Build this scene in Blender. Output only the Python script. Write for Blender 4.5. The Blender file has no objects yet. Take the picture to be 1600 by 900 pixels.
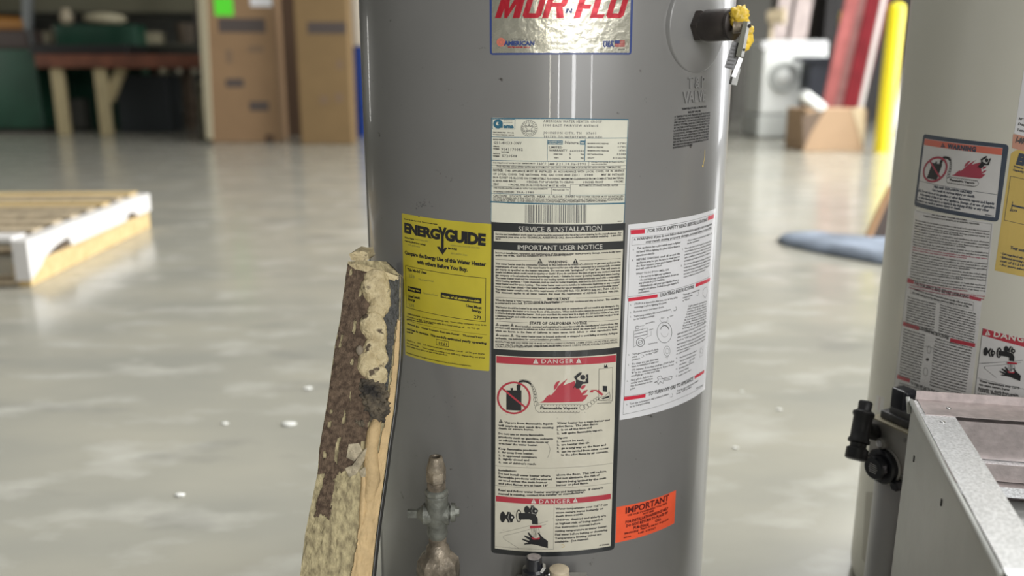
import bpy, bmesh, math, random
from mathutils import Vector, Matrix, noise
random.seed(7)
S = bpy.context.scene
COL = S.collection
PI = math.pi

# ------------------------------------------------------------------ camera
F = 1340.0                     # focal length in pixels of a 1600 x 900 frame
TH = 0.24534                   # pitch below the horizon
H = 0.87                       # camera height
cam_d = bpy.data.cameras.new('camera'); cam = bpy.data.objects.new('camera', cam_d); COL.objects.link(cam)
cam_d.sensor_width = 36.0; cam_d.lens = F / 1600 * 36; cam_d.clip_start = 0.05; cam_d.clip_end = 200
cam.location = (0, 0, H); cam.rotation_euler = (PI / 2 - TH, -0.0015, 0)
cam_d.dof.use_dof = True; cam_d.dof.focus_distance = 1.06; cam_d.dof.aperture_fstop = 2.6
S.camera = cam

# ------------------------------------------------------------------ light and exposure
W = bpy.data.worlds.new('hall daylight'); S.world = W; W.use_nodes = True
bgn = W.node_tree.nodes['Background']; bgn.inputs[0].default_value = (0.84, 0.86, 0.80, 1); bgn.inputs[1].default_value = 0.10
def area(name, loc, target, sx, sy, power, col=(1, 1, 1), spread=180):
    l = bpy.data.lights.new(name, 'AREA'); l.shape = 'RECTANGLE'; l.size = sx; l.size_y = sy; l.energy = power; l.color = col
    l.spread = math.radians(spread)
    o = bpy.data.objects.new(name, l); COL.objects.link(o); o.location = loc
    d = Vector(target) - Vector(loc); o.rotation_euler = d.to_track_quat('-Z', 'Y').to_euler(); return o
area('dock_door_light', (10.5, 7.0, 2.4), (2, 6.0, 0.4), 10.0, 4.2, 1500, (0.97, 0.98, 1.0))
area('rear_door_light', (4.6, -6.0, 4.2), (0.8, 2, 0.6), 3.0, 2.4, 230, (1.0, 0.99, 0.97))
area('rear_window_strip', (1.35, -4.0, 2.6), (0.2, 1, 0.9), 0.20, 3.0, 80, (1, 1, 1))
area('rear_window_strip', (0.55, -4.0, 2.6), (0.2, 1, 0.9), 0.06, 3.0, 30, (1, 1, 1))
area('rear_window_strip', (0.10, -4.0, 2.6), (0.2, 1, 0.9), 0.05, 3.0, 20, (1, 0.95, 0.8))
area('rear_window_strip', (2.40, -4.0, 2.6), (0.2, 1, 0.9), 0.07, 3.0, 30, (1, 1, 1))
area('left_streak_light', (-8.88, 11.5, 1.7), (-4, 11.5, 1.7), 0.5, 2.0, 28, (1, .98, .92))  # added lamp, gives the pale streak on the grey heater's left flank
area('skylight', (4.8, 6.0, 6.0), (3.0, 5.0, 0), 8, 11, 1550, (1, 1, 0.97))
S.view_settings.view_transform = 'Standard'; S.view_settings.look = 'None'
S.view_settings.exposure = 0.0; S.view_settings.gamma = 1.0; S.view_settings.use_curve_mapping = False

# ------------------------------------------------------------------ rays from the photograph
cT, sT = math.cos(TH), math.sin(TH)
def ray(x, y):
    u, v = (x - 800) / F, (y - 450) / F
    return Vector((u, cT - v * sT, -sT - v * cT))
def AT(x, y, Y):               # point at depth Y along the floor plan
    d = ray(x, y); t = Y / d.y
    return Vector((d.x * t, Y, H + d.z * t))
def G(x, y):                   # point on the floor
    d = ray(x, y); t = H / -d.z
    return Vector((d.x * t, d.y * t, 0))

# ------------------------------------------------------------------ materials
MATS = {}
def mat(name, col, rough=0.6, metal=0.0, var=0.0, scale=8.0, bump=0.0, bscale=None, coat=0.0, col2=None, stretch=None, emit=0.0, detail=4.0, spec=None):
    if name in MATS: return MATS[name]
    m = bpy.data.materials.new(name); m.use_nodes = True; MATS[name] = m
    nt = m.node_tree; N = nt.nodes; L = nt.links; b = N['Principled BSDF']
    b.inputs['Base Color'].default_value = (*col, 1); b.inputs['Roughness'].default_value = rough; b.inputs['Metallic'].default_value = metal
    b.inputs['Coat Weight'].default_value = coat
    if spec is not None: b.inputs['Specular IOR Level'].default_value = spec
    if emit: b.inputs['Emission Color'].default_value = (*col, 1); b.inputs['Emission Strength'].default_value = emit
    if var or bump or col2:
        tc = N.new('ShaderNodeTexCoord'); mp = N.new('ShaderNodeMapping'); L.new(tc.outputs['Object'], mp.inputs['Vector'])
        if stretch: mp.inputs['Scale'].default_value = stretch
        no = N.new('ShaderNodeTexNoise'); no.inputs['Scale'].default_value = scale; no.inputs['Detail'].default_value = detail
        L.new(mp.outputs[0], no.inputs['Vector'])
        r = N.new('ShaderNodeValToRGB'); L.new(no.outputs['Fac'], r.inputs['Fac'])
        c2 = col2 or tuple(max(0, c * (1 - var)) for c in col); c1 = col if col2 else tuple(min(1, c * (1 + var)) for c in col)
        r.color_ramp.elements[0].position = 0.35; r.color_ramp.elements[1].position = 0.65
        r.color_ramp.elements[0].color = (*c2, 1); r.color_ramp.elements[1].color = (*c1, 1)
        L.new(r.outputs[0], b.inputs['Base Color'])
        if bump:
            n2 = N.new('ShaderNodeTexNoise'); n2.inputs['Scale'].default_value = bscale or scale * 3; n2.inputs['Detail'].default_value = 5
            L.new(mp.outputs[0], n2.inputs['Vector'])
            bp = N.new('ShaderNodeBump'); bp.inputs['Strength'].default_value = bump; bp.inputs['Distance'].default_value = 0.004
            L.new(n2.outputs['Fac'], bp.inputs['Height']); L.new(bp.outputs[0], b.inputs['Normal'])
    return m
def speckle(m, col, scale, lo, hi, stretch=None):   # small own-coloured stains on top of a material
    nt = m.node_tree; N = nt.nodes; L = nt.links; b = N['Principled BSDF']
    tc = N.new('ShaderNodeTexCoord'); mp = N.new('ShaderNodeMapping'); L.new(tc.outputs['Object'], mp.inputs['Vector'])
    if stretch: mp.inputs['Scale'].default_value = stretch
    no = N.new('ShaderNodeTexNoise'); no.inputs['Scale'].default_value = scale; no.inputs['Detail'].default_value = 6
    L.new(mp.outputs[0], no.inputs['Vector'])
    r = N.new('ShaderNodeMapRange'); r.inputs['From Min'].default_value = lo; r.inputs['From Max'].default_value = hi
    L.new(no.outputs['Fac'], r.inputs['Value'])
    mx = N.new('ShaderNodeMix'); mx.data_type = 'RGBA'; L.new(r.outputs[0], mx.inputs['Factor'])
    if b.inputs['Base Color'].is_linked: L.new(b.inputs['Base Color'].links[0].from_socket, mx.inputs[6])
    else: mx.inputs[6].default_value = b.inputs['Base Color'].default_value
    mx.inputs[7].default_value = (*col, 1); L.new(mx.outputs[2], b.inputs['Base Color']); return m

# ------------------------------------------------------------------ mesh helpers
def tag(o, label=None, cat=None, group=None, kind=None):
    if label: o['label'] = label
    if cat: o['category'] = cat
    if group: o['group'] = group
    if kind: o['kind'] = kind
    return o
def empty(name, loc=(0, 0, 0), rz=0.0, parent=None):
    o = bpy.data.objects.new(name, None); COL.objects.link(o); o.empty_display_size = 0.05
    o.location = loc; o.rotation_euler = (0, 0, rz)
    if parent is not None: link(o, parent)
    return o
def WM(o): return o.matrix_basis.copy() if o.parent is None else WM(o.parent) @ o.matrix_parent_inverse @ o.matrix_basis
def link(o, parent):           # parent a part whose mesh is written in world coordinates
    o.parent = parent; o.matrix_parent_inverse = WM(parent).inverted()
def make(name, bm, m, parent=None, smooth=False, label=None, recalc=True, bevel=0.0, autos=None):
    if recalc: bmesh.ops.recalc_face_normals(bm, faces=bm.faces)
    me = bpy.data.meshes.new(name); bm.to_mesh(me); bm.free()
    for mm in (m if isinstance(m, (list, tuple)) else [m]): me.materials.append(mm)
    if smooth:
        for p in me.polygons: p.use_smooth = True
        if autos:
            try: me.set_sharp_from_angle(angle=math.radians(autos))
            except Exception: pass
    o = bpy.data.objects.new(name, me); COL.objects.link(o)
    if parent is not None: link(o, parent)
    if bevel:
        md = o.modifiers.new('bevel', 'BEVEL'); md.width = bevel; md.segments = 2; md.limit_method = 'ANGLE'
    if label: o['label'] = label
    return o
def box(bm, c, s, rot=None, mi=0):
    """box centred at c with full size s; rot is a Matrix"""
    r = bmesh.ops.create_cube(bm, size=1.0)
    M = Matrix.Translation(c) @ (rot.to_4x4() if rot else Matrix.Identity(4)) @ Matrix.Diagonal((*s, 1))
    bmesh.ops.transform(bm, matrix=M, verts=r['verts'])
    for v in r['verts']:
        for f in v.link_faces: f.material_index = mi
    return r['verts']
def hexa(bm, a, b, c, d, n, mi=0):
    """slab over quad a b c d (in order) with thickness vector n"""
    P = [Vector(p) for p in (a, b, c, d)]; n = Vector(n)
    V = [bm.verts.new(p) for p in P] + [bm.verts.new(p + n) for p in P]
    for q in ((0, 1, 2, 3), (7, 6, 5, 4), (0, 4, 5, 1), (1, 5, 6, 2), (2, 6, 7, 3), (3, 7, 4, 0)):
        f = bm.faces.new([V[i] for i in q]); f.material_index = mi
def basis(d):
    d = Vector(d).normalized(); q = d.to_track_quat('Z', 'Y'); return q.to_matrix()
def lathe(bm, prof, seg=32, M=None, mi=0, close=True, poly=None):
    """profile [(r, z)] turned about z, then moved by M"""
    M = M or Matrix.Identity(4); rings = []
    for r, z in prof:
        rings.append([bm.verts.new(M @ Vector((r * math.cos(2 * PI * k / seg), r * math.sin(2 * PI * k / seg), z))) for k in range(seg)])
    for a, b in zip(rings, rings[1:]):
        for k in range(seg):
            f = bm.faces.new((a[k], a[(k + 1) % seg], b[(k + 1) % seg], b[k])); f.material_index = mi
    if close:
        for rg in (rings[0], rings[-1]):
            try: f = bm.faces.new(rg); f.material_index = mi
            except ValueError: pass
def along(p0, p1):             # matrix taking z axis from p0 towards p1
    p0 = Vector(p0); return Matrix.Translation(p0) @ basis(Vector(p1) - p0).to_4x4()
def rod(bm, p0, p1, r0, r1=None, seg=20, mi=0):
    r1 = r0 if r1 is None else r1
    lathe(bm, [(r0, 0), (r1, (Vector(p1) - Vector(p0)).length)], seg, along(p0, p1), mi)
def tube(bm, pts, r, seg=12, mi=0):
    pts = [Vector(p) for p in pts]; rings = []
    for i, p in enumerate(pts):
        d = (pts[min(i + 1, len(pts) - 1)] - pts[max(i - 1, 0)]).normalized()
        B = basis(d)
        if rings:
            x = prevx - prevx.dot(d) * d; x.normalize(); y = d.cross(x)
        else: x = B @ Vector((1, 0, 0)); y = d.cross(x)
        prevx = x; rr = r[i] if isinstance(r, (list, tuple)) else r
        rings.append([bm.verts.new(p + x * rr * math.cos(2 * PI * k / seg) + y * rr * math.sin(2 * PI * k / seg)) for k in range(seg)])
    for a, b in zip(rings, rings[1:]):
        for k in range(seg):
            f = bm.faces.new((a[k], a[(k + 1) % seg], b[(k + 1) % seg], b[k])); f.material_index = mi
    for rg in (rings[0], rings[-1]): f = bm.faces.new(rg); f.material_index = mi
def lump(bm, c, r, sq=(1, 1, 1), amp=0.25, fr=2.0, sub=3, seed=0.0, M=None):
    g = bmesh.ops.create_icosphere(bm, subdivisions=sub, radius=1.0)
    for v in g['verts']:
        n = v.co.normalized(); k = 1 + amp * noise.noise(n * fr + Vector((seed, seed * 1.7, -seed)))+ amp * 0.4 * noise.noise(n * fr * 3 + Vector((seed * 2, 1, 3)))
        p = Vector((n.x * sq[0], n.y * sq[1], n.z * sq[2])) * r * k
        v.co = (M @ p if M else p) + Vector(c)

# ------------------------------------------------------------------ cylinders with labels
class Cyl:
    def __init__(s, dist, az, R):
        s.c = Vector((dist * math.sin(az), dist * math.cos(az), 0)); s.R = R
        s.f = (-s.c).normalized(); s.r = Vector((-s.f.y, s.f.x, 0))        # facing direction, and picture-right
        if s.r.x < 0: s.r = -s.r
    def hit(s, x, y):          # photograph -> (arc length, height) on the shell
        d = ray(x, y); h = Vector((d.x, d.y)); A = Vector((s.c.x, s.c.y))
        a = h.dot(h); b = h.dot(A); c = A.dot(A) - s.R ** 2
        q = max(b * b - a * c, 0); t = (b - math.sqrt(q)) / a
        p = h * t - A
        return (s.R * math.atan2(p.x * s.r.x + p.y * s.r.y, p.x * s.f.x + p.y * s.f.y), H + d.z * t)
    def pt(s, a, z, lift=0.0):
        ph = a / s.R; rr = s.R + lift
        return s.c + s.f * (rr * math.cos(ph)) + s.r * (rr * math.sin(ph)) + Vector((0, 0, z))

LAY = 0.00018
class Print:
    """flat print on a cylinder: shapes are drawn at their place on the shell, then bent round it as one mesh"""
    def __init__(s, cyl, o=(0, 0), k=1.0):
        s.cy = cyl; s.o = o; s.k = k; s.bm = bmesh.new(); s.V = []; s.Fc = []; s.FM = []; s.mats = []
    def view(s, o, k): s.o = o; s.k = k
    def m(s, mt):
        if mt not in s.mats: s.mats.append(mt)
        return s.mats.index(mt)
    def q(s, x, y): return s.cy.hit(s.o[0] + x / s.k, s.o[1] + y / s.k)
    def raw(s, P, mt, lay=1):
        vs = [s.bm.verts.new((a, z, LAY * lay)) for a, z in P]
        try: f = s.bm.faces.new(vs); f.material_index = s.m(mt)
        except ValueError: pass
    def poly(s, pts, mt, lay=1): s.raw([s.q(*p) for p in pts], mt, lay)
    def rect(s, tl, tr, br, bl, mt, lay=1, rad=0.0):
        P = [s.q(*p) for p in (tl, tr, br, bl)]
        if rad:
            out = []
            for i in range(4):
                p = Vector(P[i]); a = (Vector(P[i - 1]) - p).normalized(); b = (Vector(P[(i + 1) % 4]) - p).normalized()
                for t in range(6):
                    w = t / 5; out.append(tuple(p + a * rad * (1 - w) ** 2 + b * rad * w ** 2))
            P = out
        s.raw(P, mt, lay); return P
    def line(s, pts, w, mt, lay=2, closed=False):
        P = [Vector(s.q(*p)) for p in pts]
        if closed: P.append(P[0])
        for a, b in zip(P, P[1:]):
            d = b - a
            if d.length < 1e-7: continue
            d.normalize(); n = Vector((-d.y, d.x)) * w / 2; e = d * w * 0.4
            s.raw([tuple(a - e + n), tuple(b + e + n), tuple(b + e - n), tuple(a - e - n)], mt, lay)
    def ring(s, c, rx, ry, w, mt, lay=2, n=40, a0=0.0, a1=2 * PI):
        s.line([(c[0] + rx * math.cos(a0 + (a1 - a0) * i / n), c[1] + ry * math.sin(a0 + (a1 - a0) * i / n)) for i in range(n + 1)], w, mt, lay)
    def disc(s, c, rx, ry, mt, lay=2, n=24):
        s.poly([(c[0] + rx * math.cos(2 * PI * i / n), c[1] + ry * math.sin(2 * PI * i / n)) for i in range(n)], mt, lay)
    def text(s, p0, p1, h, txt, mt, bold=0.0, lay=2, shear=0.0, big=False, res=1, space=1.0, fitw=True):
        """one line of lettering from p0 to p1 (its baseline ends), capital height h, all in picture units"""
        txt = txt.rstrip()
        a = Vector(s.q(*p0)); b = Vector(s.q(*p1)); mid = ((p0[0] + p1[0]) / 2, (p0[1] + p1[1]) / 2)
        hh = s.q(mid[0], mid[1] - h)[1] - s.q(*mid)[1]
        cu = bpy.data.curves.new('t', 'FONT'); cu.body = txt; cu.resolution_u = res; cu.offset = bold if big else bold + 0.02; cu.shear = shear; cu.space_character = space
        cu.fill_mode = 'FRONT'
        ob = bpy.data.objects.new('t', cu); me = bpy.data.meshes.new_from_object(ob)
        n = len(me.vertices)
        if n:
            xs = [v.co.x for v in me.vertices]; x0, x1 = min(xs), max(xs)
            sx = (b - a).length / max(x1 - x0, 1e-6); sy = hh / 0.70
            d = (b - a).normalized(); nn = Vector((-d.y, d.x))
            P = [a + d * (v.co.x - x0) * sx + nn * v.co.y * sy for v in me.vertices]
            mi = s.m(mt)
            if big:
                vs = [s.bm.verts.new((p.x, p.y, LAY * lay)) for p in P]
                for pl in me.polygons:
                    try: f = s.bm.faces.new([vs[i] for i in pl.vertices]); f.material_index = mi
                    except ValueError: pass
            else:
                k = len(s.V)
                s.V += [s.cy.pt(p.x, p.y, LAY * lay) for p in P]
                for pl in me.polygons: s.Fc.append([k + i for i in pl.vertices]); s.FM.append(mi)
        bpy.data.objects.remove(ob); bpy.data.meshes.remove(me); bpy.data.curves.remove(cu)
    def para(s, tl, tr, bl, br, h, lines, mt, bold=0.0, lay=2, maxlen=None):
        """lines spread evenly between the first baseline tl-tr and the last bl-br; a line is text or (text, from, to) with fractions of the width"""
        n = len(lines)
        for i, ln in enumerate(lines):
            if not ln: continue
            t = i / max(n - 1, 1); f0, f1 = 0.0, 1.0
            if isinstance(ln, tuple): ln, f0, f1 = ln
            elif maxlen: f1 = min(1.0, len(ln) / maxlen)
            x0 = tl[0] + (bl[0] - tl[0]) * t; y0 = tl[1] + (bl[1] - tl[1]) * t; x1 = tr[0] + (br[0] - tr[0]) * t; y1 = tr[1] + (br[1] - tr[1]) * t
            s.text((x0 + (x1 - x0) * f0, y0 + (y1 - y0) * f0), (x0 + (x1 - x0) * f1, y0 + (y1 - y0) * f1), h, ln, mt, bold, lay)
    def warn(s, c, r, mt, mt2, lay=2):     # warning triangle with its mark; c is the middle of the base
        x, y = c
        s.poly([(x - r, y), (x, y - 1.85 * r), (x + r, y)], mt, lay)
        s.poly([(x - r * .13, y - r * 1.25), (x + r * .13, y - r * 1.25), (x + r * .07, y - r * .55), (x - r * .07, y - r * .55)], mt2, lay + 1)
        s.poly([(x - r * .12, y - r * .4), (x + r * .12, y - r * .4), (x + r * .12, y - r * .17), (x - r * .12, y - r * .17)], mt2, lay + 1)
    def build(s, name, parent, label=None, lift=0.0):
        bm = s.bm
        bmesh.ops.triangulate(bm, faces=[f for f in bm.faces if len(f.verts) > 4])
        if bm.verts:
            lo = min(v.co.x for v in bm.verts); hi = max(v.co.x for v in bm.verts); st = 0.007; k = math.ceil(lo / st)
            while k * st < hi:
                bmesh.ops.bisect_plane(bm, geom=bm.verts[:] + bm.edges[:] + bm.faces[:], dist=1e-7, plane_co=(k * st, 0, 0), plane_no=(1, 0, 0)); k += 1
        k = len(s.V); bm.verts.index_update()
        s.V += [s.cy.pt(v.co.x, v.co.y, v.co.z) for v in bm.verts]
        for f in bm.faces: s.Fc.append([k + v.index for v in f.verts]); s.FM.append(f.material_index)
        bm.free()
        me = bpy.data.meshes.new(name); me.from_pydata([tuple(v) for v in s.V], [], s.Fc)
        for m_ in s.mats: me.materials.append(m_)
        me.polygons.foreach_set('material_index', s.FM)
        o = bpy.data.objects.new(name, me); COL.objects.link(o); link(o, parent)
        if label: o['label'] = label
        return o
def plate(name, cyl, P, m, parent, lay=0.6, label=None):
    """thin sticker bent round the shell; P is its outline as (arc, height)"""
    pr = Print(cyl); pr.raw(P, m, lay); o = pr.build(name, parent, label)
    md = o.modifiers.new('thickness', 'SOLIDIFY'); md.thickness = 0.00005; md.offset = 0
    return o
def rounded(P, rad):
    out = []
    for i in range(len(P)):
        p = Vector(P[i]); a = (Vector(P[i - 1]) - p).normalized(); b = (Vector(P[(i + 1) % len(P)]) - p).normalized()
        for t in range(6):
            w = t / 5; out.append(tuple(p + a * rad * (1 - w) ** 2 + b * rad * w ** 2))
    return out

# ================================================================== materials in use
M_paint = speckle(mat('heater_paint', (0.19, 0.187, 0.182), 0.33, 0.0, 0.05, 5.0, coat=0.25), (0.07, 0.065, 0.06), 70, 0.70, 0.74)
M_paint2 = mat('beige_heater_paint', (0.58, 0.565, 0.49), 0.35, 0.0, 0.03, 4.0, coat=0.2)
M_emb = mat('embossed_paint', (0.21, 0.208, 0.205), 0.3)
M_black = mat('black_ink', (0.018, 0.018, 0.02), 0.45)
M_ink2 = mat('grey_ink', (0.10, 0.10, 0.10), 0.5)
M_ink3 = mat('faded_ink', (0.30, 0.28, 0.07), 0.5)
M_frame = mat('black_label_film', (0.022, 0.024, 0.026), 0.33, coat=0.3)
M_paper = mat('label_paper', (0.60, 0.57, 0.47), 0.38, 0, 0.05, 30, coat=0.25)
M_paper2 = mat('plate_paper', (0.66, 0.65, 0.55), 0.4, 0, 0.05, 25, coat=0.2)
M_white = mat('white_label', (0.72, 0.72, 0.74), 0.4, 0, 0.03, 20, coat=0.2)
M_wprint = mat('white_print', (0.62, 0.60, 0.55), 0.4)
M_red = mat('red_print', (0.42, 0.035, 0.055), 0.4, coat=0.2)
M_red2 = mat('bright_red_print', (0.60, 0.03, 0.06), 0.4)
M_yel = mat('yellow_label', (0.54, 0.455, 0.04), 0.42, 0, 0.07, 22, coat=0.15)
M_yel2 = mat('ochre_label', (0.60, 0.44, 0.13), 0.45, 0, 0.05, 22)
M_org = mat('orange_label', (0.88, 0.115, 0.045), 0.4, 0, 0.06, 28, coat=0.2)
M_orgprint = mat('dark_red_ink', (0.10, 0.01, 0.01), 0.5)
M_blue = mat('blue_print', (0.03, 0.055, 0.20), 0.35, coat=0.2)
M_teal = mat('teal_print', (0.03, 0.13, 0.20), 0.4)
M_salmon = mat('salmon_print', (0.62, 0.16, 0.11), 0.4)
M_foil = mat('silver_foil', (0.62, 0.60, 0.50), 0.26, 0.75, 0.10, 14, bump=0.25, bscale=90)
M_foilred = mat('red_foil_print', (0.45, 0.02, 0.035), 0.3, 0.35, bump=0.2, var=0.05, bscale=90)
M_slate = mat('slate_frame', (0.055, 0.07, 0.10), 0.4)
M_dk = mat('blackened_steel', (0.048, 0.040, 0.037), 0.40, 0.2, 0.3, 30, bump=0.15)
M_galv = mat('valve_steel', (0.30, 0.30, 0.29), 0.42, .7, 0.15, 60)
M_brassy = mat('tarnished_brass', (0.23, 0.195, 0.15), 0.45, 0.45, 0.5, 55, bump=0.5, bscale=120)
M_verd = mat('verdigris_bronze', (0.16, 0.165, 0.145), 0.5, 0.35, 0.35, 50, bump=0.5, bscale=110)
M_yplastic = mat('yellow_tape', (0.80, 0.55, 0.06), 0.4, 0, 0.25, 60, bump=0.7, bscale=80)
M_blackpl = mat('black_plastic', (0.012, 0.013, 0.018), 0.3, coat=0.3)
M_cream = mat('cream_plastic', (0.55, 0.47, 0.34), 0.45, 0, 0.15, 60)
M_chrome = mat('bright_metal', (0.6, 0.6, 0.6), 0.3, 1.0)

def affine(src, dst):
    M = Matrix([[x, y, 1] for x, y in src]); Mi = M.inverted()
    A = Mi @ Vector([d[0] for d in dst]); B = Mi @ Vector([d[1] for d in dst])
    return lambda p: (A[0] * p[0] + A[1] * p[1] + A[2], B[0] * p[0] + B[1] * p[1] + B[2])

def pict_vapour(pr, T, red, w, heater=True):
    P = lambda pts: [T(p) for p in pts]
    K = M_black
    pr.poly(P([(182, 487), (360, 487), (358, 728), (182, 720)]), K, 3)
    pr.poly(P([(228, 462), (262, 458), (258, 487), (234, 487)]), K, 3)
    pr.poly(P([(302, 430), (335, 400), (352, 420), (345, 487), (306, 487)]), K, 3)
    for a, b in (((325, 405), (345, 385)), ((345, 385), (380, 378)), ((380, 378), (420, 385)), ((420, 385), (465, 410))): pr.line(P([a, b]), w * 6, K, 3)
    for i in range(9):
        x = 340 + i * 15; y = 384 - 8 * math.sin(i / 8 * 2.6) + (i / 8) ** 2 * 18; pr.line(P([(x, y - 18), (x + 6, y + 18)]), w * 1.6, K, 3)
    pr.line(P([(270 + 188 * math.cos(2 * PI * i / 40), 577 + 182 * math.sin(2 * PI * i / 40)) for i in range(41)]), w * 6, red, 4)
    pr.line(P([(135, 465), (410, 690)]), w * 6, red, 4)
    pr.line(P([(470, 420), (500, 470), (520, 540), (522, 610), (540, 660)]), w * .8, K, 3)
    for i, (x, y) in enumerate([(482, 430), (497, 458), (508, 488), (517, 520), (523, 556), (524, 598), (532, 645)]):
        r = 13 + i * 2.2; pr.line(P([(x + r * math.cos(t * .6283), y + r * 1.1 * math.sin(t * .6283)) for t in range(11)]), w * .9, K, 3)
    up = []; x = 560
    for i in range(15): up.append((x + i * 34 + 17, 672 - 18 * (1) ))
    for i in range(14):
        cx = 580 + i * 35; pts = [(cx + 17 * math.cos(PI + PI * t / 5), 668 + 17 * math.sin(PI + PI * t / 5)) for t in range(6)]
        pr.line(P(pts), w * .9, K, 3)
        pts = [(cx - 10 + 17 * math.cos(PI - PI * t / 5), 735 + 17 * math.sin(PI * t / 5)) for t in range(6)]
        pr.line(P(pts), w * .9, K, 3)
    pr.line(P([(540, 660), (520, 690), (530, 725), (555, 738)]), w * .9, K, 3)
    if heater:
        for (x, y, r) in [(1075, 690, 32), (1120, 682, 30), (1160, 655, 28), (1195, 628, 24), (1225, 603, 20), (1250, 583, 16)]:
            pr.line(P([(x + r * math.cos(t * .6283), y + r * math.sin(t * .6283)) for t in range(11)]), w * .9, K, 3)
    else: pr.line(P([(1060, 668), (1085, 690), (1080, 720), (1050, 738)]), w * .9, K, 3)
    pr.text(T((582, 708)), T((1020, 708)), abs(T((0, 708))[1] - T((0, 678))[1]), 'Flammable Vapors', K, 0.02, 4)
    main = [(570, 632), (620, 612), (655, 562), (685, 540), (708, 545), (745, 505), (790, 440), (840, 395), (905, 348), (872, 392), (850, 430), (905, 408), (985, 378), (1005, 440), (1045, 475), (1062, 510), (1075, 545), (1145, 540), (1110, 592), (1080, 618)]
    pr.poly(P(main), red, 2)
    pr.poly(P([(742, 488), (741, 438), (768, 392), (815, 372), (796, 410), (775, 455)]), red, 2)
    pr.poly(P([(1055, 455), (1072, 432), (1115, 424), (1105, 455), (1070, 478)]), red, 2)
    pr.poly(P([(1060, 530), (1098, 490), (1140, 478), (1122, 515), (1075, 545)]), red, 2)
    pr.disc(T((1080, 333)), abs(T((1110, 333))[0] - T((1080, 333))[0]), abs(T((1080, 363))[1] - T((1080, 333))[1]), K, 5)
    pr.poly(P([(1000, 355), (1050, 372), (1092, 386), (1142, 378), (1144, 404), (1075, 410), (1050, 460), (1005, 465), (988, 442), (962, 473), (998, 400)]), K, 5)
    pr.poly(P([(998, 365), (975, 330), (1035, 278), (1068, 272), (1062, 296), (1014, 340), (1018, 362)]), K, 5)
    pr.poly(P([(1120, 398), (1112, 360), (1128, 340), (1116, 302), (1144, 296), (1146, 400)]), K, 5)
    if heater:
        pr.line(P([(1272, 235), (1432, 218), (1426, 612), (1270, 606)]), w, K, 3, closed=True)
        pr.poly(P([(1330, 222), (1335, 180), (1345, 205), (1362, 178), (1376, 218)]), K, 3)
        pr.poly(P([(1316, 432), (1366, 436), (1366, 504), (1316, 498)]), K, 3)
        pr.line(P([(1262, 600), (1290, 565), (1335, 560), (1395, 505), (1402, 545), (1400, 590), (1340, 602)]), w, K, 3, closed=True)
        pr.poly(P([(1300, 580), (1395, 548), (1392, 572), (1320, 592)]), K, 3)
        pr.line(P([(1250, 640), (1415, 632)]), w * 1.6, K, 3)
        pr.poly(P([(1240, 500), (1262, 478), (1325, 535), (1300, 548)]), red, 4)
        pr.poly(P([(1160, 512), (1180, 482), (1245, 480), (1250, 492), (1205, 495), (1200, 512)]), red, 4)

def pict_scald(pr, T, red, w, hot=False):
    P = lambda pts: [T(p) for p in pts]; K = M_black
    ell = lambda c, rx, ry: P([(c[0] + rx * math.cos(2 * PI * t / 20), c[1] + ry * math.sin(2 * PI * t / 20)) for t in range(20)])
    pr.line(P([(105, 497), (480, 405)]), w, K, 2); pr.line(P([(590, 380), (705, 348)]), w, K, 2)
    pr.line(P([(345, 685), (165, 570), (152, 548), (165, 530), (490, 448)]), w, K, 2); pr.line(P([(610, 410), (682, 388)]), w, K, 2)
    pr.poly(ell((148, 297), 34, 68), K, 3)
    for dx, dy, kx in ((0, 0, 1.0), (292, -78, .95)):
        if dx: pr.poly(ell((445, 208), 34, 48), K, 3)
        pr.poly(P([(178 + dx, 280 + dy), (200 + dx, 262 + dy), (205 + dx, 232 + dy), (242 + dx, 236 + dy), (252 + dx, 262 + dy), (278 + dx, 270 + dy), (296 + dx, 300 + dy), (276 + dx, 330 + dy), (268 + dx, 362 + dy), (215 + dx, 368 + dy), (200 + dx, 330 + dy), (178 + dx, 312 + dy)]), K, 3)
        pr.line(P([(232 + dx, 240 + dy), (212 + dx, 300 + dy), (240 + dx, 362 + dy)]), w * 1.2, M_wprint, 4)
        pr.poly([T((262 + dx + 12 * math.cos(t * .785), 300 + dy + 12 * math.sin(t * .785))) for t in range(8)], M_wprint, 4)
    pr.line(P([(346 + 28 * math.cos(2 * PI * t / 24), 284 + 74 * math.sin(2 * PI * t / 24)) for t in range(25)]), w * 4, K, 3)
    pr.poly(P([(340, 248), (480, 246), (545, 262), (580, 310), (585, 388), (512, 384), (508, 338), (480, 325), (345, 325)]), K, 5)
    pr.line(P([(500, 246), (550, 258), (585, 300)]), w, M_wprint, 6)
    pr.poly(P([(484, 404), (630, 400), (628, 428), (486, 438)]), red, 4)
    if hot: pr.text(T((490, 432)), T((622, 424)), abs(T((0, 432))[1] - T((0, 405))[1]), 'HOT', red, .03, 5)
    for x0, x1 in ((498, 508), (520, 528), (545, 540), (566, 560), (590, 604), (532, 555)): pr.line(P([(x0, 436), ((x0 + x1) / 2 + 8, 490), (x1, 545)]), w * .9, K, 4)
    pr.poly(P([(500, 545), (520, 575), (600, 572), (610, 545), (560, 560)]), red, 6)
    pr.poly(P([(706, 592), (706, 680), (560, 640), (500, 632), (415, 636), (416, 622), (470, 616), (385, 575), (392, 563), (470, 588), (482, 585), (415, 535), (420, 522), (470, 540), (495, 555), (458, 495), (470, 484), (520, 540), (545, 572), (600, 570), (612, 545), (580, 495), (592, 488), (640, 545)]), K, 5)

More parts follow.
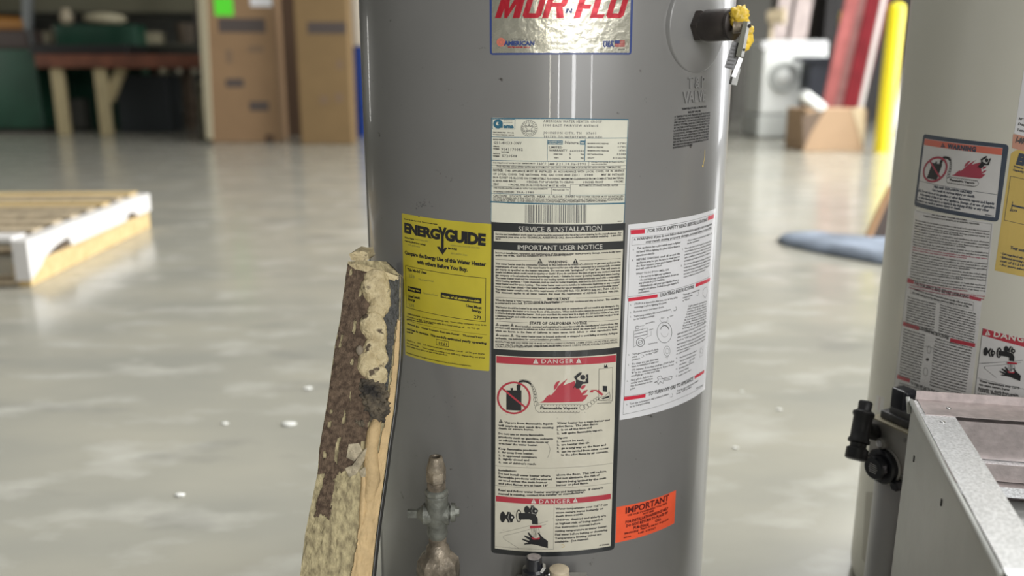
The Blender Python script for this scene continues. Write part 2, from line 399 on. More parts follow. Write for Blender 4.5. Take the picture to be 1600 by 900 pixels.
# ================================================================== the grey water heater
HC = Cyl(1.2715, 0.03780, 0.26)
heater = empty('water_heater', (HC.c.x, HC.c.y, 0))
tag(heater, 'grey water heater covered in labels, standing upright in the middle of the frame', 'water heater', 'water heaters on the shop floor')
def shell(C, z0, z1, m, parent, name='jacket'):
    bm = bmesh.new(); R = C.R
    lathe(bm, [(R - .012, z0), (R - .002, z0 + .001), (R, z0 + .006), (R, z1 - .012), (R - .004, z1 - .003), (R - .012, z1)], 384, Matrix.Translation(C.c))
    return make(name, bm, m, parent, True, autos=40)
shell(HC, 0.075, 1.16, M_paint, heater)
bm = bmesh.new(); lathe(bm, [(.245, 0), (.248, 0.001), (.248, .08), (.24, .082)], 96, Matrix.Translation(HC.c)); make('base_ring', bm, M_dk, heater, True, autos=40)
bm = bmesh.new(); lathe(bm, [(.262, 1.15), (.264, 1.155), (.264, 1.172), (.255, 1.18), (.06, 1.19)], 128, Matrix.Translation(HC.c)); make('top_cap', bm, M_paint, heater, True, autos=40)
bm = bmesh.new(); lathe(bm, [(.045, 1.188), (.045, 1.26), (.06, 1.265), (.06, 1.28), (.05, 1.285)], 48, Matrix.Translation(HC.c)); make('flue_collar', bm, M_galv, heater, True, autos=40)
for sx in (-1, 1):
    bm = bmesh.new(); lathe(bm, [(.0135, 1.185), (.0135, 1.25)], 24, Matrix.Translation(HC.c + Vector((sx * .1, 0, 0)))); make('water_nipple', bm, M_brassy, heater, True, autos=40)
# vertical lap seam on the left flank
bm = bmesh.new(); rows = []
for z in (0.09, 1.14): rows.append([bm.verts.new(HC.pt(-0.335 + d, z, l)) for d, l in ((-.006, .0001), (-.004, .0012), (.004, .0012), (.006, .0001))])
for i in range(3): bm.faces.new((rows[0][i], rows[0][i + 1], rows[1][i + 1], rows[1][i]))
make('lap_seam', bm, M_paint, heater, True)

# ---- service, danger sticker: black film with printed panels
pr = Print(HC)
P0 = [HC.hit(768, 347), HC.hit(977.5, 348.5), HC.hit(961, 858), HC.hit(768.5, 863.5)]
sticker = plate('service_label', HC, [P0[0], P0[1]] + rounded(P0, .005)[12:], M_frame, heater, 0.6)
sticker['label'] = 'black framed label with service, user and danger notices'
pr.view((768, 345), 7.547)
pr.text((322, 122), (1302, 110), 58, 'SERVICE & INSTALLATION', M_wprint, -0.004, 1, big=True, res=2)
pr.rect((30, 122), (1555, 108), (1552, 234), (30, 240), M_paper, 1)
pr.para((50, 164), (1535, 148), (50, 226), (1535, 205), 21, ['Service and installation work must be performed by personnel who have had prior training by the manufacturer.  For', 'someone in your area, or for TECHNICAL ASSISTANCE CALL (have model and serial number available):   1-800-999-', ('9515', 0, .042)], M_black, .02)
pr.text((312, 342), (1310, 330), 58, 'IMPORTANT USER NOTICE', M_wprint, -0.004, 1, big=True, res=2)
pr.poly([(30, 340), (1552, 330), (1510, 1487), (30, 1507)], M_paper, 1)
pr.para((50, 384), (1528, 368), (50, 416), (1528, 402), 21, ['Incorrect installation, operation and maintenance of this appliance may cause property damage, severe bodily harm', ('and/or loss of life.  Read the installation and service manual supplied.', 0, .605)], M_black, .02)
pr.line([(52, 455), (530, 469)], .00035, M_black); pr.line([(1040, 464), (1525, 440)], .00035, M_black)
pr.warn((575, 502), 33, M_black, M_paper); pr.warn((993, 502), 33, M_black, M_paper)
pr.text((668, 500), (893, 497), 32, 'WARNING', M_black, .012, 2)
pr.para((50, 514), (1524, 492), (50, 850), (1505, 835), 22, [
 'This water heater must be connected (vented) to the outdoors by means of a chimney or gas vent and meet the',
 'requirements of local codes. \u2022 This water heater is approved for use only when connected to a commercially processed',
 'gas supply, as specified on the heater rate plate.  Do not use with "springhead" or "raw" gas.  This will create an',
 'unsafe condition which could result in injuries or death!  If you do not know the type of gas in use, contact your local',
 'gas company or local authority having knowledge of such. \u2022 Suitable for water (potable) heating and space heating.',
 'The water heater must not be connected to any heating system or component(s) previously used with a nonpotable',
 'water heating appliance. \u2022 Toxic chemicals, such as used for boiler treatment, must not be introduced into the potable',
 'water heater used for space heating. \u2022 This water heater must not be installed in bathrooms, bedrooms or any occupied',
 'room normally kept closed. \u2022 This water heater is not certified for use or installation in a manufactured (mobile) home.*',
 'This water heater complies with the NOx requirements of SCAQMD Rule 1121, BCAPCD Rule 1411, TNPA 4.02.01.0.',
 'This  statement  applies  to  all  water  heaters  that  meet  the  requirements  of  ASHRAE  Standard  90A-1980.'], M_black, .02)
pr.view((768, 440), 7.547)
pr.line([(52, 183), (588, 203)], .00035, M_black); pr.line([(1002, 193), (1510, 163)], .00035, M_black)
pr.text((656, 220), (928, 216), 30, 'IMPORTANT', M_black, .015, 2)
pr.para((50, 226), (1508, 208), (50, 262), (1508, 245), 22, ['When the burner is "ON," moisture caused by the combustion process may condense and drip on burner.  This condition', ('is normal and is not a leak.  Do not remove the water heater.', 0, .52)], M_black, .02)
pr.para((50, 309), (1508, 290), (50, 445), (1503, 425), 22, [
 'This heater should be located in an area where leakage of the tank or connections will not result in any damage to the',
 'area adjacent to the heater or to lower floors of the structure.  When such location cannot be avoided, you must install',
 'a suitable drain pan under the heater.  Such pans must limit the water level to a depth of 1 3/4 inches below of use, have',
 'a minimum length and width of at least two inches greater than the diameter of the heater, and must be piped to an', ('adequate drain.', 0, .13)], M_black, .02)
pr.line([(52, 464), (430, 484)], .00035, M_black); pr.line([(1145, 472), (1500, 446)], .00035, M_black)
pr.text((452, 503), (1130, 498), 33, 'STATE OF CALIFORNIA NOTICE', M_black, .018, 2)
for y in (520, 642):
    pr.warn((72, y), 20, M_black, M_paper); pr.text((97, y + 3), (218, y + 4), 16, 'WARNING', M_black, .03); pr.warn((247, y + 7), 20, M_black, M_paper)
pr.text((285, 535), (1495, 500), 22, 'If not installed, operated and maintained in accordance with the manufacturer\'s instructions, this', M_black, .02)
pr.text((50, 550), (1493, 533), 22, 'product could expose you to substances in fuel or from fuel combustion which can cause death or serious illness and', M_black, .02)
pr.text((50, 588), (1490, 567), 22, 'which  are  known  to  the  State  of  California  to  cause  cancer,  birth  defects  or  other  reproductive  harm.', M_black, .02)
pr.text((290, 652), (1490, 612), 22, 'This water heater must be braced, anchored, or strapped to avoid falling or moving during an', M_black, .02)
pr.text((50, 674), (825, 688), 22, 'earthquake.  See instructions for correct installation procedure.', M_black, .02)
pr.line([(52, 690), (770, 700)], .0003, M_black); pr.line([(770, 700), (1490, 662)], .0003, M_black)
pr.para((50, 716), (1490, 692), (50, 776), (1490, 748), 20, [
 'MANUFACTURED AND SOLD UNDER ONE OR MORE OF THE FOLLOWING U.S. PATENTS:  1,714,888; 1,717,501; 1,991,902; 3,778,721; 4,833,001;',
 '4,079,884; 4,425,737; 4,241,780; 1,801,523; 4,800,254; 4,785,082; 4,978,646; 4,924,015; 1,925,096; 4,940,042; 4,922,022; 5,023,904; 5,099,870;',
 ('5,179,780; 5,063,712. AND FOREIGN PATENTS. OTHER PATENTS APPLIED FOR.', 0, .53)], M_black, .012)
# danger panel
pr.view((768, 545), 7.547)
pr.poly([(55, 72), (1478, 55), (1412, 2322), (48, 2352)], M_paper, 1)
pr.rect((62, 82), (1472, 70), (1470, 152), (62, 165), M_red, 2)
pr.text((595, 168), (972, 163), 46, 'DANGER', M_wprint, .004, 3, big=True, res=2, space=1.25)
pr.warn((527, 172), 32, M_wprint, M_red, 3); pr.warn((1032, 165), 32, M_wprint, M_red, 3)
pict_vapour(pr, lambda p: p, M_red, .0004)
pr.view((768, 645), 6.668)
pr.warn((103, 105), 22, M_black, M_paper)
pr.text((140, 107), (648, 122), 20, 'Vapors from flammable liquids', M_black, .025)
pr.para((78, 138), (652, 160), (78, 168), (652, 192), 20, ['will explode and catch fire causing', ('death or severe burns.', 0, .64)], M_black, .025)
pr.para((78, 222), (648, 242), (80, 326), (648, 352), 20, [('Do not use or store flammable', 0, .83), 'products such as gasoline, solvents', ('or adhesives in the same room or', 0, .92), ('area near the water heater.', 0, .72)], M_black, .025)
pr.para((78, 380), (650, 405), (78, 522), (650, 550), 20, [('Keep flammable products:', 0, .71), ('1.  far away from heater,', 0, .64), ('2.  in approved containers,', 0, .71), ('3.  tightly closed and', 0, .56), ("4.  out of children's reach.", 0, .69)], M_black, .025)
pr.para((688, 114), (1235, 80), (686, 222), (1235, 178), 20, ['Water heater has a main burner and', ('pilot flame.  The pilot flame:', 0, .78), ('1.  is on all the time and', 0, .66), ('2.  will ignite flammable vapors.', 0, .87)], M_black, .025)
pr.para((688, 272), (1225, 232), (684, 448), (1222, 408), 20, [('Vapors:', 0, .21), ('1.  cannot be seen.', 0, .53), ('2.  are heavier than air.', 0, .64), ('3.  go a long way on the floor and', 0, .95), '4.  can be carried from other rooms', ('to the pilot flame by air currents.', .08, 1)], M_black, .025)
pr.line([(45, 550), (520, 574)], .0003, M_black); pr.line([(520, 574), (900, 562)], .0003, M_black); pr.line([(900, 562), (1266, 522)], .0003, M_black)
pr.para((78, 605), (632, 632), (78, 742), (632, 768), 20, [('Installation:', 0, .34), ('Do not install water heater where', 0, .98), 'flammable products will be stored', ('or used unless the main burner', 0, .92), ('and pilot flames are at least 18"', 0, .93)], M_black, .025)
pr.para((680, 655), (1205, 612), (680, 762), (1205, 720), 20, ['above the floor.  This will reduce,', ('but not eliminate, the risk of', 0, .86), ('vapors being ignited by the main', 0, .99), ('burner or pilot flame.', 0, .64)], M_black, .025)
pr.line([(45, 755), (520, 782)], .0003, M_black); pr.line([(520, 782), (900, 770)], .0003, M_black); pr.line([(900, 770), (1260, 728)], .0003, M_black)
pr.para((78, 812), (1168, 786), (78, 850), (1168, 828), 21, ["Read and follow water heater warnings and instructions.  If owner's", ('manual is missing, contact the retailer or manufacturer.', 0, .825)], M_black, .025)
pr.view((768, 770), 7.92)
pr.rect((62, 33), (1482, 8), (1482, 72), (62, 103), M_red, 2)
pr.text((598, 128), (985, 122), 50, 'DANGER', M_wprint, .004, 3, big=True, res=2, space=1.25)
pr.warn((530, 128), 32, M_wprint, M_red, 3); pr.warn((1044, 116), 32, M_wprint, M_red, 3)
pict_scald(pr, lambda p: p, M_red, .0003)
pr.line([(782, 143), (776, 695)], .0003, M_black); pr.line([(55, 660), (420, 690), (776, 697)], .0003, M_black)
pr.para((800, 208), (1445, 152), (792, 618), (1420, 555), 24, [('Water temperature over 125\u00b0 F can', 0, 1), ('cause severe burns instantly or', 0, .92), ('death from scalds.', 0, .54), ('Children, disabled and elderly are', 0, .98), ('at highest risk of being scalded.', 0, .93), ('See instruction manual before', 0, .88), ('setting temperature at water heater.', 0, 1.02), ('Feel water before bathing or showering.', 0, 1.03), ('Temperature limiting valves are', 0, .92), ('available.  See manual.', 0, .67)], M_black, .022)
pr.text((1340, 655), (1465, 640), 16, 'A 4503046', M_black, .03)
for i in range(9):
    a = -2.2 + i * .45; pr.line([(885 + 22 * math.cos(a), 655 + 18 * math.sin(a)), (885 + 22 * math.cos(a + .4), 655 + 18 * math.sin(a + .4))], .0004 + .0002 * (i % 3), M_yel2, 2)
pr.view((768, 645), 6.668); pr.line([(575, 310), (600, 330), (615, 375), (605, 430), (590, 465)], .00035, M_ink2, 3); pr.line([(560, 300), (575, 315), (590, 300)], .0006, M_ink2, 3)
random.seed(21)
for i in range(70):
    x = random.uniform(50, 1220); y = random.uniform(-20, 1500); l = random.uniform(2, 7); a = random.random() * 3; pr.line([(x, y), (x + l * math.cos(a), y + l * math.sin(a))], random.uniform(.0002, .0005), M_ink2, 3)
pr.build('print', sticker)

# ---- rating plate
P0 = [HC.hit(768, 183.5), HC.hit(982.5, 185.8), HC.hit(974.5, 348.3), HC.hit(766.8, 346.5)]
rp = plate('rating_plate', HC, rounded(P0, .0025), M_paper2, heater, 0.6); rp['label'] = 'cream rating plate with teal print and bar code'
pr = Print(HC, (760, 180), 5.2933); k = M_ink2
pr.line([(45, 25), (600, 27), (1172, 35)], .0012, M_teal); pr.line([(45, 25), (40, 880)], .0007, M_teal); pr.line([(1172, 35), (1140, 885)], .0007, M_teal)
pr.rect((48, 32), (240, 32), (238, 116), (50, 116), M_teal, 1); pr.rect((53, 36), (236, 36), (234, 112), (55, 112), M_paper2, 2)
pr.disc((98, 72), 40, 38, M_teal, 3); pr.disc((96, 70), 15, 14, M_paper2, 4); pr.rect((98, 60), (138, 60), (138, 78), (98, 78), M_teal, 5); pr.rect((118, 60), (138, 60), (138, 104), (118, 104), M_teal, 5)
pr.text((142, 104), (228, 105), 30, 'ama', M_teal, .05, 4)
pr.para((142, 44), (215, 44), (142, 62), (215, 62), 5, ['CERTIFIED RATING', 'GAS APPLIANCE'], k, 0, 3)
pr.para((55, 146), (230, 150), (55, 164), (230, 170), 9, ['TEST PRESSURE   300 P.S.I.', 'WORKING PRESSURE  150 P.S.I.'], M_black, .02)
pr.ring((355, 108), 67, 66, .0004, k); pr.ring((355, 108), 46, 45, .0003, k)
star = [(355 + (38 if i % 2 == 0 else 15) * math.sin(i * PI / 5), 108 - (38 if i % 2 == 0 else 15) * math.cos(i * PI / 5)) for i in range(10)]
pr.line(star, .0004, k, closed=True)
for i in range(22):
    a = 2 * PI * i / 22; pr.line([(355 + 53 * math.cos(a), 108 + 52 * math.sin(a)), (355 + 61 * math.cos(a + .06), 108 + 60 * math.sin(a + .06))], .0007, k)
pr.text((318, 92), (392, 92), 12, 'A.G.A.', k, .02); pr.text((312, 135), (398, 135), 10, 'DESIGN', k, .02)
pr.text((472, 58), (955, 62), 19, 'AMERICAN WATER HEATER GROUP', k, 0, space=1.3)
pr.text((472, 92), (925, 96), 19, '1100 EAST FAIRVIEW AVENUE', k, 0, space=1.3)
pr.text((472, 153), (905, 157), 19, 'JOHNSON CITY, TN   37601', k, 0, space=1.3)
pr.text((472, 188), (955, 191), 19, 'TESTED TO WITHSTAND 400 DEG', k, 0, space=1.3)
pr.line([(43, 178), (600, 188), (1168, 187)], .0006, M_teal)
pr.text((58, 205), (150, 207), 9, 'MODEL NUMBER', M_black, .03); pr.text((62, 238), (292, 242), 22, 'G51-40S33-3NV', k, 0, space=1.2)
pr.para((58, 262), (110, 263), (58, 282), (110, 284), 9, ['SERIAL', 'NUMBER'], M_black, .03); pr.text((125, 292), (302, 295), 22, '9541170082', k, 0, space=1.2); pr.text((125, 308), (190, 310), 9, 'PROD WEEK', M_black, .03)
pr.para((58, 322), (115, 324), (58, 342), (110, 344), 9, ['PRODUCT', 'NUMBER'], M_black, .03); pr.text((132, 345), (255, 348), 20, '5720508', k, 0, space=1.2)
pr.line([(506, 200), (505, 375)], .0004, M_teal); pr.line([(818, 200), (812, 378)], .001, M_teal)
pr.rect((508, 207), (633, 208), (632, 243), (508, 241), M_teal, 1); pr.para((514, 222), (628, 223), (514, 236), (628, 238), 8, ['EQUIPPED FOR', 'USE ONLY WITH'], M_paper2, .02, 3)
pr.text((650, 236), (768, 239), 24, 'Natural', k, 0); pr.rect((775, 209), (815, 209), (815, 243), (774, 243), M_teal, 1); pr.text((780, 232), (810, 232), 10, 'GAS', M_paper2, .03, 3)
pr.text((518, 273), (630, 274), 18, 'LIMITED', M_black, .0); pr.text((518, 298), (670, 300), 18, 'WARRANTY', M_black, 0); pr.text((690, 301), (806, 303), 16, '6602031', k, 0)
pr.text((558, 326), (632, 327), 9, 'INNER TANK', M_black, .02); pr.text((685, 331), (702, 331), 18, '5', k); pr.text((778, 327), (808, 328), 9, 'YEAR', M_black, .02)
pr.text((562, 357), (598, 357), 9, 'PARTS', M_black, .02); pr.text((685, 362), (702, 362), 18, '5', k); pr.text((778, 358), (806, 359), 9, 'YEAR', M_black, .02)
for i, (a, b) in enumerate([('MAXIMUM SUPPLY PRESSURE', '4 5"WC'), ('MANIFOLD PRESSURE', '3 5"WC'), ('MINIMUM SUPPLY PRESSURE', '14"WC'), ('INPUT RATING BTU/HR', '33000'), ('CAPACITY', '40 US GALLONS')]):
    y = 237 + i * 30; L_ = [1010, 968, 1012, 968, 892][i]; x0 = [1085, 1085, 1098, 1078, 1045][i]
    pr.text((836, y), (L_, y + 2), 10, a, M_black, .01); pr.text((x0, y + 2), (1158 - i, y + 2), 16 if i < 4 else 13, b, k, 0)
pr.line([(42, 372), (600, 382), (1158, 376)], .0006, M_teal); pr.line([(516, 383), (515, 417)], .0005, k); pr.line([(848, 381), (846, 417)], .0005, k)
pr.text((58, 398), (405, 404), 10, 'FOR OPERATION AT WATER OUTLET TEMPERATURE OF', M_black, .01); pr.text((425, 410), (495, 411), 20, '160\u00b0F', k, 0, space=1.2)
pr.text((522, 410), (562, 411), 15, 'ANSI', M_black, .02); pr.text((575, 412), (820, 412), 20, 'Z21.10.1a-1991', k, 0, space=1.2)
pr.para((868, 394), (1138, 390), (868, 410), (1000, 408), 9, ['SUITABLE FOR WATER (POTABLE) HEATING', 'AND SPACE HEATING.'], M_black, .0)
pr.line([(42, 412), (600, 421), (1156, 415)], .0004, k)
pr.text((86, 430), (1112, 434), 14, 'THIS HEATER IS EQUIPPED WITH AN AUTOMATIC GAS SHUT OFF SYSTEM ACTUATED BY HIGH WATER TEMPERATURE', M_black, 0)
pr.line([(42, 436), (600, 447), (1155, 442)], .0004, k)
pr.text((58, 463), (138, 465), 18, 'NOTICE:', M_black, .03)
pr.text((158, 467), (1140, 465), 17, 'THIS  APPLIANCE  MUST  BE  INSTALLED  IN  ACCORDANCE  WITH  LOCAL  CODES,  OR  IN  ABSENCE', M_black, 0)
pr.text((58, 493), (768, 501), 17, 'OF  LOCAL  CODES,  THE  NATIONAL  FUEL  GAS  CODE  ANSI  Z223.1', M_black, 0); pr.text((815, 501), (882, 501), 17, '1988', k); pr.text((950, 499), (1140, 496), 17, 'MAY  BE  INSTALLED', M_black, 0)
pr.text((58, 521), (1138, 526), 17, 'IN A CLOSET OR ALCOVE ON COMBUSTIBLE FLOORING. MINIMUM CLEARANCE FROM COMBUSTIBLE MATERIAL', M_black, 0)
pr.text((58, 550), (248, 553), 17, 'IS SIDES AND BACK', M_black, 0); pr.text((335, 558), (722, 560), 17, '0 INCHES, TOP OF HEATER TO CEILING', M_black, 0); pr.text((800, 560), (968, 559), 17, '0 INCHES, FRONT', M_black, 0); pr.text((1055, 556), (1135, 554), 17, '4 INCHES.', M_black, 0)
pr.text((58, 577), (105, 578), 16, 'VENT', M_black, 0); pr.text((185, 582), (662, 590), 17, '6 INCHES, AND IN ALCOVE FRONT MUST BE OPEN.', M_black, 0)
pr.line([(40, 586), (400, 596), (695, 600)], .0004, k); pr.line([(697, 570), (694, 660)], .0004, k); pr.line([(697, 570), (1150, 569)], .0004, k); pr.line([(540, 602), (538, 657)], .0004, k)
pr.text((60, 606), (508, 615), 12, 'THIS WATER HEATER COMPLIES WITH THE REQUIREMENTS', M_black, 0); pr.text((58, 638), (232, 642), 13, 'OF ASHRAE STANDARD', M_black, 0); pr.text((252, 645), (395, 647), 18, '90A-1980', k, 0, space=1.2)
pr.text((552, 622), (682, 622), 13, 'INSULATED TO', M_black, 0); pr.text((768, 588), (1092, 585), 15, 'AUTOMATIC STORAGE WATER HEATER', M_black, 0)
pr.line([(40, 645), (600, 658), (1148, 655)], .0005, M_teal)
pr.text((58, 671), (735, 679), 17, 'CAUTION:   LOCATE   HEATER   NEAR   A   FLOOR   DRAIN.', M_black, 0); pr.text((742, 680), (1135, 674), 13, 'THE WATER HEATER MUST BE INSTALLED', M_black, 0)
pr.para((58, 684), (1132, 688), (58, 710), (1130, 716), 11, ['SO THAT A DRAIN PAN IF THE TANK OR ANY CONNECTION THERETO SHOULD LEAK THE RESULTING FLOW OF WATER WILL', 'NOT CAUSE DAMAGE TO THE AREA IN WHICH IT IS INSTALLED. THIS WATER HEATER\'S TEMPERATURE AND PRESSURE RELIEF', ('VALVE MUST BE PIPED TO THE NEAREST DRAIN TO AVOID DAMAGE IN THE EVENT THE VALVE IS ACTUATED.', 0, .88)], M_black, 0)
pr.line([(40, 716), (350, 728), (600, 734), (870, 733), (1143, 726)], .0016, M_teal)
random.seed(3); x = 322
while x < 830:
    w = random.choice((3, 3, 4, 7, 9)); pr.rect((x, 741), (x + w, 741), (x + w - 1, 890), (x - 1, 890), k, 1); x += w + random.choice((4, 5, 8, 10))
pr.text((1085, 880), (1125, 879), 8, '4502017', M_black, .03)
pr.build('print', rp)

# ---- silver brand label
P0 = [HC.hit(764.5, -75), HC.hit(991.5, -75), HC.hit(986.5, 85.2), HC.hit(765.5, 85.8)]
bl = plate('brand_label', HC, rounded(P0, .004), M_blue, heater, 0.6); bl['label'] = 'silver foil label with red brand lettering and blue border'
pr = Print(HC, (760, 0), 6.6667)
pr.rect((54, -470), (1512, -470), (1490, 549), (57, 553), M_foil, 1, .001)
sk = lambda x, y: (x + (188 - y) * .30, y)           # slanted heavy capitals, drawn as outlines
def glyph(*polys):
    for P in polys: pr.poly([sk(*p) for p in P], M_foilred, 2)
TOPY = -95
glyph([(88, 188), (88, 178), (100, 178), (100, TOPY), (182, TOPY), (172, 188), (132, 188)][:0] or [(88, 188), (96, TOPY), (172, TOPY), (150, 188)], [(150, 60), (172, TOPY), (205, 90), (215, 188), (185, 188)], [(205, 90), (262, TOPY), (272, 30), (215, 188)], [(262, TOPY), (340, TOPY), (345, 188), (272, 188)])
def ringlet(x0, x1, w, cut=26):
    o = [(x0 + cut, TOPY), (x1 - cut, TOPY), (x1, TOPY + cut), (x1, 188 - cut), (x1 - cut, 188), (x0 + cut, 188), (x0, 188 - cut), (x0, TOPY + cut)]
    i = [(x0 + w, TOPY + w), (x1 - w, TOPY + w), (x1 - w, 138), (x0 + w, 138)]
    glyph([o[7], o[0], i[0], i[3], o[6]], [o[0], o[1], i[1], i[0]], [o[1], o[2], o[3], i[2], i[1]], [o[3], o[4], o[5], o[6], i[3], i[2]])
ringlet(368, 560, 62)
glyph([(578, 188), (578, TOPY), (642, TOPY), (642, 188)], [(642, TOPY), (770, TOPY), (796, TOPY + 26), (796, 40), (775, 72), (730, 72), (730, TOPY + 50), (642, TOPY + 50)], [(642, 25), (730, 25), (730, 72), (642, 72)], [(690, 72), (760, 72), (806, 188), (730, 188)])
glyph([(908, 188), (908, TOPY), (975, TOPY), (975, 188)], [(975, TOPY), (1070, TOPY), (1070, TOPY + 50), (975, TOPY + 50)], [(975, 45), (1050, 45), (1050, 92), (975, 92)])
glyph([(1075, 188), (1075, TOPY), (1140, TOPY), (1140, 188)], [(1140, 148), (1222, 148), (1212, 188), (1140, 188)])
ringlet(1238, 1420, 60)
pr.ring((1482, 12), 10, 10, .0003, M_ink2)
pr.poly([(822, 135), (832, 88), (856, 88), (872, 118), (878, 88), (900, 88), (890, 135), (868, 135), (852, 104), (846, 135)], M_blue, 2)
pr.disc((152, 440), 44, 46, M_salmon, 2); pr.ring((152, 440), 30, 31, .0003, M_foil, 3); pr.ring((152, 440), 17, 18, .0003, M_foil, 3)
pr.text((182, 472), (500, 472), 44, 'AMERICAN', M_blue, .05, 4, big=True, res=2)
pr.text((255, 413), (435, 415), 14, 'A  DIVISION  OF', M_ink2, .0, 2); pr.text((222, 498), (458, 500), 15, 'WATER HEATER GROUP', M_foilred, .03, 2)
pr.text((1212, 442), (1325, 440), 17, 'MADE IN', M_blue, .05, 2); pr.text((1212, 487), (1330, 485), 40, 'USA', M_blue, .06, 2)
pr.rect((1335, 420), (1388, 418), (1386, 452), (1335, 454), M_blue, 2)
for i in range(6):
    y = 418 + i * 12; pr.rect((1388 if i < 3 else 1335, y), (1442, y - 1), (1441, y + 6), (1388 if i < 3 else 1335, y + 7), M_foilred, 2)
pr.text((1365, 520), (1440, 518), 10, '4500188', M_ink2, .02, 2)
pr.build('print', bl)

# ---- yellow energy guide
P0 = [HC.hit(628.2, 333.2), HC.hit(768.5, 350), HC.hit(765.3, 580), HC.hit(634, 554.5)]
eg = plate('energy_label', HC, rounded(P0, .002), M_yel, heater, 0.5); eg['label'] = 'yellow energy guide sticker'
pr = Print(HC, (620, 330), 3.46); K = M_black
pr.text((42, 45), (222, 74), 7, 'Based on standard U.S. Government tests', K, .02)
pr.text((43, 113), (235, 152), 50, 'ENERG', K, .058, 2, big=True, res=3, space=.95)
pr.poly([(226, 82), (240, 85), (249, 112), (258, 88), (272, 90), (256, 135), (256, 205), (263, 196), (276, 198), (250, 236), (219, 192), (234, 192), (241, 203), (242, 132)], K, 2)
pr.text((262, 155), (482, 184), 58, 'GUIDE', K, .058, 2, big=True, res=3, space=.95)
pr.text((45, 146), (98, 156), 8, 'Water Heater', K, .03); pr.text((45, 163), (158, 186), 8, 'Capacity (first hour rating)', K, .03)
pr.text((104, 156), (172, 168), 8, 'NATURAL GAS', M_ink3); pr.text((64, 184), (128, 198), 9, '63 gallons', M_ink3)
pr.text((292, 188), (452, 203), 8, 'AMERICAN WATER HEATER', M_ink3); pr.text((280, 205), (328, 210), 9, 'Model(s)', K, .04); pr.text((294, 232), (385, 243), 9, 'G51-40S33-3NV', M_ink3)
pr.text((46, 232), (485, 297), 20, 'Compare the Energy Use of this Water Heater', K, .03, 2, res=2); pr.text((112, 282), (385, 326), 20, 'with others Before You Buy.', K, .03, 2, res=2)
pr.line([(50, 293), (483, 362), (481, 598), (54, 518)], .0006, K, closed=True)
pr.text((60, 322), (164, 340), 14, 'This Model Uses', K, .03); pr.text((68, 357), (100, 364), 17, '258', M_ink3); pr.text((118, 372), (205, 384), 10, 'Therms/Year', M_ink3)
pr.rect((62, 405), (134, 420), (134, 447), (62, 431), K, 2); pr.rect((241, 438), (461, 472), (460, 500), (240, 467), K, 2)
pr.text((68, 422), (128, 436), 10, 'Energy use', M_yel, .03, 3); pr.text((248, 462), (452, 492), 12, 'range of all similar models', M_yel, .03, 3); pr.text((144, 447), (226, 460), 9, 'Therms/Year', M_ink3)
pr.text((63, 464), (128, 476), 14, 'Uses Least', K, .035); pr.text((65, 482), (103, 489), 13, 'Energy', K, .035); pr.text((68, 514), (98, 520), 17, '238', M_ink3)
pr.text((376, 516), (461, 530), 14, 'Uses Most', K, .035); pr.text((407, 540), (460, 550), 13, 'Energy', K, .035); pr.text((420, 580), (459, 586), 18, '273', K)
pr.text((60, 558), (486, 620), 8, 'THERMS/YEAR   is a measure of energy use.  Your utility company uses it to', K, .01)
pr.text((56, 572), (450, 640), 8, 'compute your bill.  Only models with first hour ratings of    56 TO 64', K, .01); pr.text((56, 586), (200, 612), 8, 'gallons are used in this scale.', K, .02)
pr.line([(58, 590), (490, 668)], .0003, K)
pr.text((60, 612), (468, 688), 10, 'Natural gas   water heaters that use fewer   Therms/Year', K, .02)
pr.text((56, 640), (488, 720), 12, "cost less to operate.  This model's estimated yearly operating", K, .03); pr.text((56, 656), (92, 664), 10, 'cost is:', K, .03)
pr.line([(217, 692), (283, 705), (283, 733), (217, 722)], .0006, K, closed=True); pr.text((228, 718), (274, 727), 14, '$161', K, .0)
pr.text((58, 700), (478, 776), 8, 'Based on a    1993    U.S. Government national average cost of    61.24c per therm', K, .01)
pr.text((58, 716), (480, 797), 8, 'for natural gas.    Your actual operating cost will vary depending on your', K, .01); pr.text((58, 732), (278, 782), 8, 'local utility rates and your use of the product.', K, .01)
pr.text((58, 768), (405, 840), 7, 'Important: Removal of this label before consumer purchase is a violation of federal law.', K, .01)
pr.build('print', eg)

# ---- white lighting instructions
P0 = [HC.hit(982, 350.5), HC.hit(1118.5, 325), HC.hit(1102, 607.5), HC.hit(969, 656)]
wl = plate('instruction_label', HC, P0, M_white, heater, 0.55); wl['label'] = 'white label with red bars and lighting instructions'
pr = Print(HC, (965, 325), 5.625); K = M_ink2
pr.line([(112, 187), (245, 175), (848, 42)], .0004, K); pr.line([(112, 187), (90, 800)], .0004, K)
pr.rect((115, 192), (241, 184), (239, 221), (117, 231), M_red2, 2); pr.rect((795, 72), (848, 50), (846, 86), (795, 106), M_red2, 2)
pr.text((263, 214), (788, 112), 30, 'FOR YOUR SAFETY READ BEFORE LIGHTING', K, .012, 2, shear=.15, res=2)
pr.line([(128, 260), (830, 132), (826, 182), (126, 327)], .0003, K, closed=True)
pr.warn((153, 282), 10, K, M_white); pr.text((172, 282), (828, 145), 20, 'WARNING: If you do not follow these instructions exactly, a fire or explosion', K, .012, 2, shear=.15)
pr.text((248, 305), (826, 176), 20, 'may result causing property damage, personal injury or loss of life.', K, .012, 2, shear=.15)
pr.para((172, 360), (552, 307), (165, 425), (550, 368), 17, ['This appliance has a pilot which must be lighted', 'by hand. When lighting the pilot, follow these in-', ('structions exactly.', 0, .42)], K, .01)
pr.text((135, 372), (146, 370), 15, 'A.', K); pr.text((130, 466), (142, 464), 15, 'B.', K); pr.text((566, 368), (576, 366), 14, 'C.', K); pr.text((558, 512), (568, 510), 14, 'D.', K)
